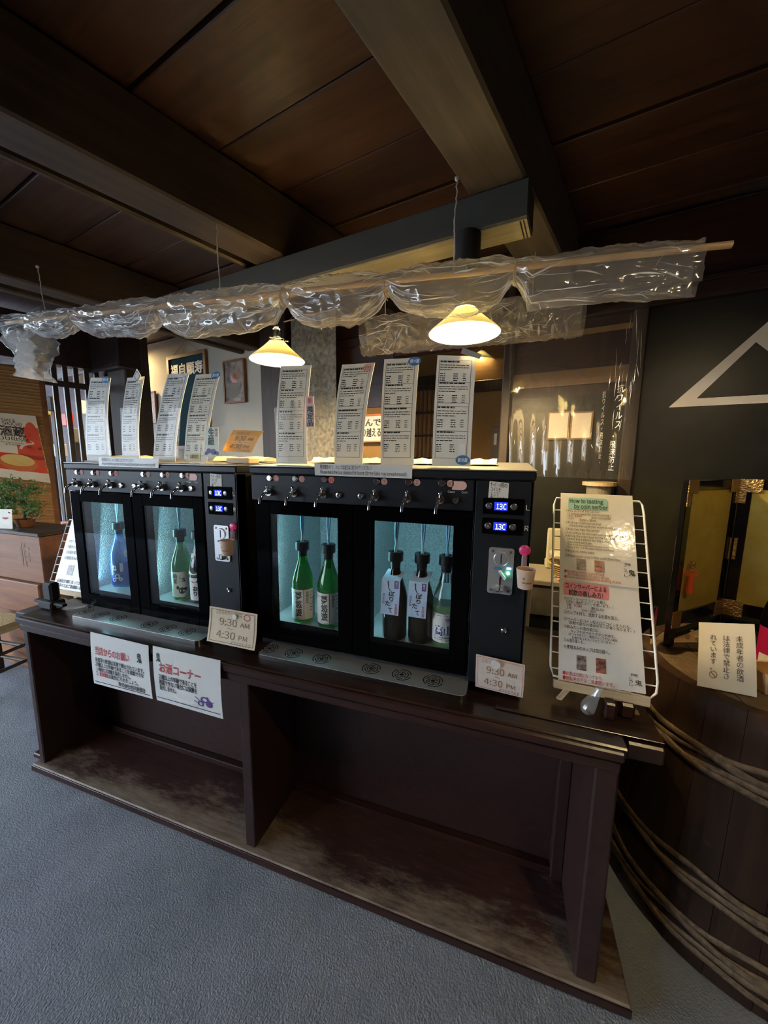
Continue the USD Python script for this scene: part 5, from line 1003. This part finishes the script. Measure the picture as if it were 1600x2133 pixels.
# brown chest with bonsai pots
CX = atY(80, 1108, .50)[0]; CHZ = atY(30, 1106, .50)[2]; t = thing('brown_chest', 'reddish-brown wooden chest with a dark brushed character, far left', 'chest', (CX-.17, .50, 0), 0)
part(t, 'body', box(-.5, .0, .60, .17, .26, CHZ-.021, .004), 'brown_box'); part(t, 'top', box(-.5, -.01, CHZ-.021, .18, .27, CHZ-.001, .004), 'post_wood'); part(t, 'base', box(-.5, -.03, .40, .16, .26, .60, .006), 'brown_box'); part(t, 'plinth', box(-.5, .0, .0, .14, .26, .40, .004), 'brown_box')
S = Plane((-.08, -.0005, .86), (.08, -.0005, .86), (.08, -.0005, .68), (-.08, -.0005, .68)); part(t, 'lettering', text(S, [('非', .1, .1, .9, .9, 1)]), 'frame_brown')
def bonsai(label, pos, seed, h=.24, sp=.11, n=150):
    rng = np.random.default_rng(seed); t = thing('bonsai', label, 'potted plant', pos); part(t, 'pot', lathe([(0, 0), (.04, 0), (.055, .05), (.050, .05), (.045, .04), (0, .04)], 24), 'brown_box', smooth=40)
    part(t, 'trunk', cat(tube([(0, 0, .03), (.012, 0, .10), (-.01, .01, .17), (0, 0, h)], [.010, .008, .006, .003], 7), *[tube([(.0, 0, .08+.04*k), (sp*.5*math.cos(k*2), sp*.5*math.sin(k*2), .12+.04*k), (sp*.9*math.cos(k*2), sp*.9*math.sin(k*2), .13+.04*k)], [.004, .003, .002], 5) for k in range(4)]), 'post_wood')
    ms = []
    for _ in range(n*6):
        k = rng.integers(0, 6); c_ = np.array([sp*.8*math.cos(k*2), sp*.8*math.sin(k*2), .10+.035*k]); c_ = c_+rng.normal(0, 1, 3)*[sp*.36, sp*.36, .022]; d = rng.normal(0, 1, 3); d /= np.linalg.norm(d); e_ = np.cross(d, rng.normal(0, 1, 3)); e_ /= np.linalg.norm(e_); l = rng.uniform(.010, .02)
        ms.append((np.array([c_-d*l, c_+e_*l*.28, c_+d*l, c_-e_*l*.28+[0, 0, .001]]), np.array([(0, 1, 2), (0, 2, 3)])))
    part(t, 'foliage', cat(*ms), 'leaf', kind='stuff')
bonsai('small bonsai on the chest at the left picture edge', (*atY(-2, 1090, .62)[:2], CHZ), 1, .34, .105); bonsai('small bonsai on the chest beside the poster corner', (*atY(54, 1100, .62)[:2], CHZ), 2, .27, .08)
p = atY(17, 1105, .535); t = thing('price_card', 'white folded card with a red bowl print on the brown chest', 'card', (p[0], p[1], CHZ)); S = Plane((-.045, -.012, .125), (.04, .012, .125), (.04, .004, .0), (-.045, -.02, 0)); part(t, 'card', sheet(S, .001, 1, 1), 'paper'); part(t, 'print', cat(disc(S, .5, .42, .24, .10, 0, 14, a0=0, a1=180)), 'ink_red')
# woven-seat stool
p = atZ(18, 1290, .40); t = thing('woven_stool', 'wooden stool with a woven straw seat left of the counter', 'stool', (-.985, .31, 0), 4)
part(t, 'seat', rough(sub(box(-.19, -.15, .355, .19, .15, .405, .02), 2), .003, 12), 'straw', smooth=40)
for sx in (-1, 1):
    for sy in (-1, 1): part(t, 'leg', box(sx*.165-.018, sy*.125-.018, 0, sx*.165+.018, sy*.125+.018, .36, .003), 'post_wood')
for z in (.10, .20):
    for s_ in (-1, 1): part(t, 'stretcher', rod((-.165, s_*.125, z), (.165, s_*.125, z), .010), 'post_wood'); part(t, 'stretcher', rod((s_*.165, -.125, z+.04), (s_*.165, .125, z+.04), .010), 'post_wood')
# small stand with a flower bowl and a white card
p = atD(92, 1170, 3.0); t = thing('small_stand', 'low brown wooden stand behind the left end of the counter', 'stand', (p[0], p[1], 0)); zt = p[2]; part(t, 'top', box(-.16, -.10, zt-.02, .16, .14, zt, .003), 'brown_box')
for sx in (-1, 1):
    for sy in (-1, 1): part(t, 'leg', box(sx*.13-.015, sy*.09-.015, 0, sx*.13+.015, sy*.09+.015, zt-.02), 'brown_box')
part(t, 'apron', box(-.13, -.09, zt-.10, .13, -.075, zt-.02), 'brown_box')
f = thing('flower_bowl', 'cream pot with orange and white flowers on the low stand', 'flower pot', (p[0]-.03, p[1]-.02, zt+.001)); part(f, 'pot', lathe([(0, 0), (.035, 0), (.042, .055), (.036, .055), (0, .045)], 20), 'cream_plastic', smooth=40); rg = np.random.default_rng(4)
part(f, 'flowers', cat(*[xf(trimesh_sphere(.016, 1), t=(rg.uniform(-.05, .05), rg.uniform(-.04, .04), .07+rg.uniform(0, .03))) for _ in range(18)]), 'flower', kind='stuff')
pc = p+[.09, .02, 0]; t = thing('folded_card', 'cream card standing on the low stand beside the flowers', 'card', (pc[0], pc[1], zt+.001)); part(t, 'card', hull([(-.05, 0, 0), (.05, 0, 0), (.05, .03, .16), (-.05, .03, .16), (-.05, .002, 0), (.05, .002, 0), (.05, .032, .16), (-.05, .032, .16)]), 'paper_warm')
p = atD(128, 1095, 3.35); t = thing('red_box', 'small red box with white print behind the wire rack', 'box', (p[0], p[1], p[2]-.1)); part(t, 'body', box(-.06, -.03, 0, .07, .05, .13, .003), 'pinkish'); S = Plane((-.05, -.031, .115), (0, -.031, .115), (0, -.031, .01), (-.05, -.031, .01)); part(t, 'print', text(S, [('夢', 0, .05, 1, .5, 2), ('詩', 0, .5, 1, .95, 2)]), 'white'); part(t, 'support', box(-.05, -.02, -p[2]+.1, .06, .04, 0), 'post_wood')
# street seen through the lattice
ox = thing('street_wall', 'pale sunlit wall across the street seen through the lattice', 'wall'); oc = atD(130, 850, 4.6); part(ox, 'wall', xf(box(-1.6, 0, 0, 1.8, .1, 2.6), rz=la-60, t=(oc[0]-.4, oc[1]+.2, 0)), 'lilac_white')
rg = np.random.default_rng(11)
for i in range(9):
    q_ = atD(66+15*i, 830+rg.uniform(0, 110), 3.65+.17*(i % 3)); cm = ['pinkish', 'cream_plastic', 'paper_yellow', 'matte_black', 'white', 'poster_red', 'stone_grey', 'paper', 'leaf'][i]
    w_ = rg.uniform(.035, .05); lab = ['pink', 'cream', 'yellow', 'black', 'white', 'red', 'grey', 'paper-white', 'green'][i]+' parcel on display outside the lattice window'
    t = thing('display_parcel', lab, 'parcel', (q_[0], q_[1], 0)); part(t, 'body', box(-w_, -.04, q_[2]-.09, w_, .04, q_[2]+.05, .01), cm); part(t, 'stand', box(-.02, -.02, 0, .02, .02, q_[2]-.09), 'post_wood')

GROUPS = dict(menu_card='menu cards standing on the dispensers', sake_dispenser='dispensers on the counter', drip_tray='drip trays on the counter', tasting_cup='cups clipped to the dispensers', paper_bag='paper bags on the dispenser lids',
    time_card='opening time cards', notice_strip='notice strips on the dispensers', paper_notice='paper notices below the counter edge', pendant_lamp='pendant lamps of the shop', instruction_sign='instruction signs on easels', hanging_string='strings of the bamboo pole',
    price_plate='price plates on the barrel', display_parcel='parcels outside the lattice window', ceiling_beam='ceiling beams', ceiling_batten='ceiling battens', sheet_reflection='reflections modelled as notices behind the clear curtain', bonsai='bonsai on the chest', rolled_sheet='rolled vinyl sheets')
import re
for p in stage.GetPrimAtPath('/World').GetChildren():
    b = re.sub(r'_[0-9]{3}$', '', p.GetName())
    if b in GROUPS: p.SetCustomDataByKey('group', GROUPS[b])
    if b == 'sake_bottle' and 'dispenser' in (p.GetCustomDataByKey('label') or '')+' dispenser' and 'magenta' not in p.GetCustomDataByKey('label'): p.SetCustomDataByKey('group', 'bottles inside the dispensers')
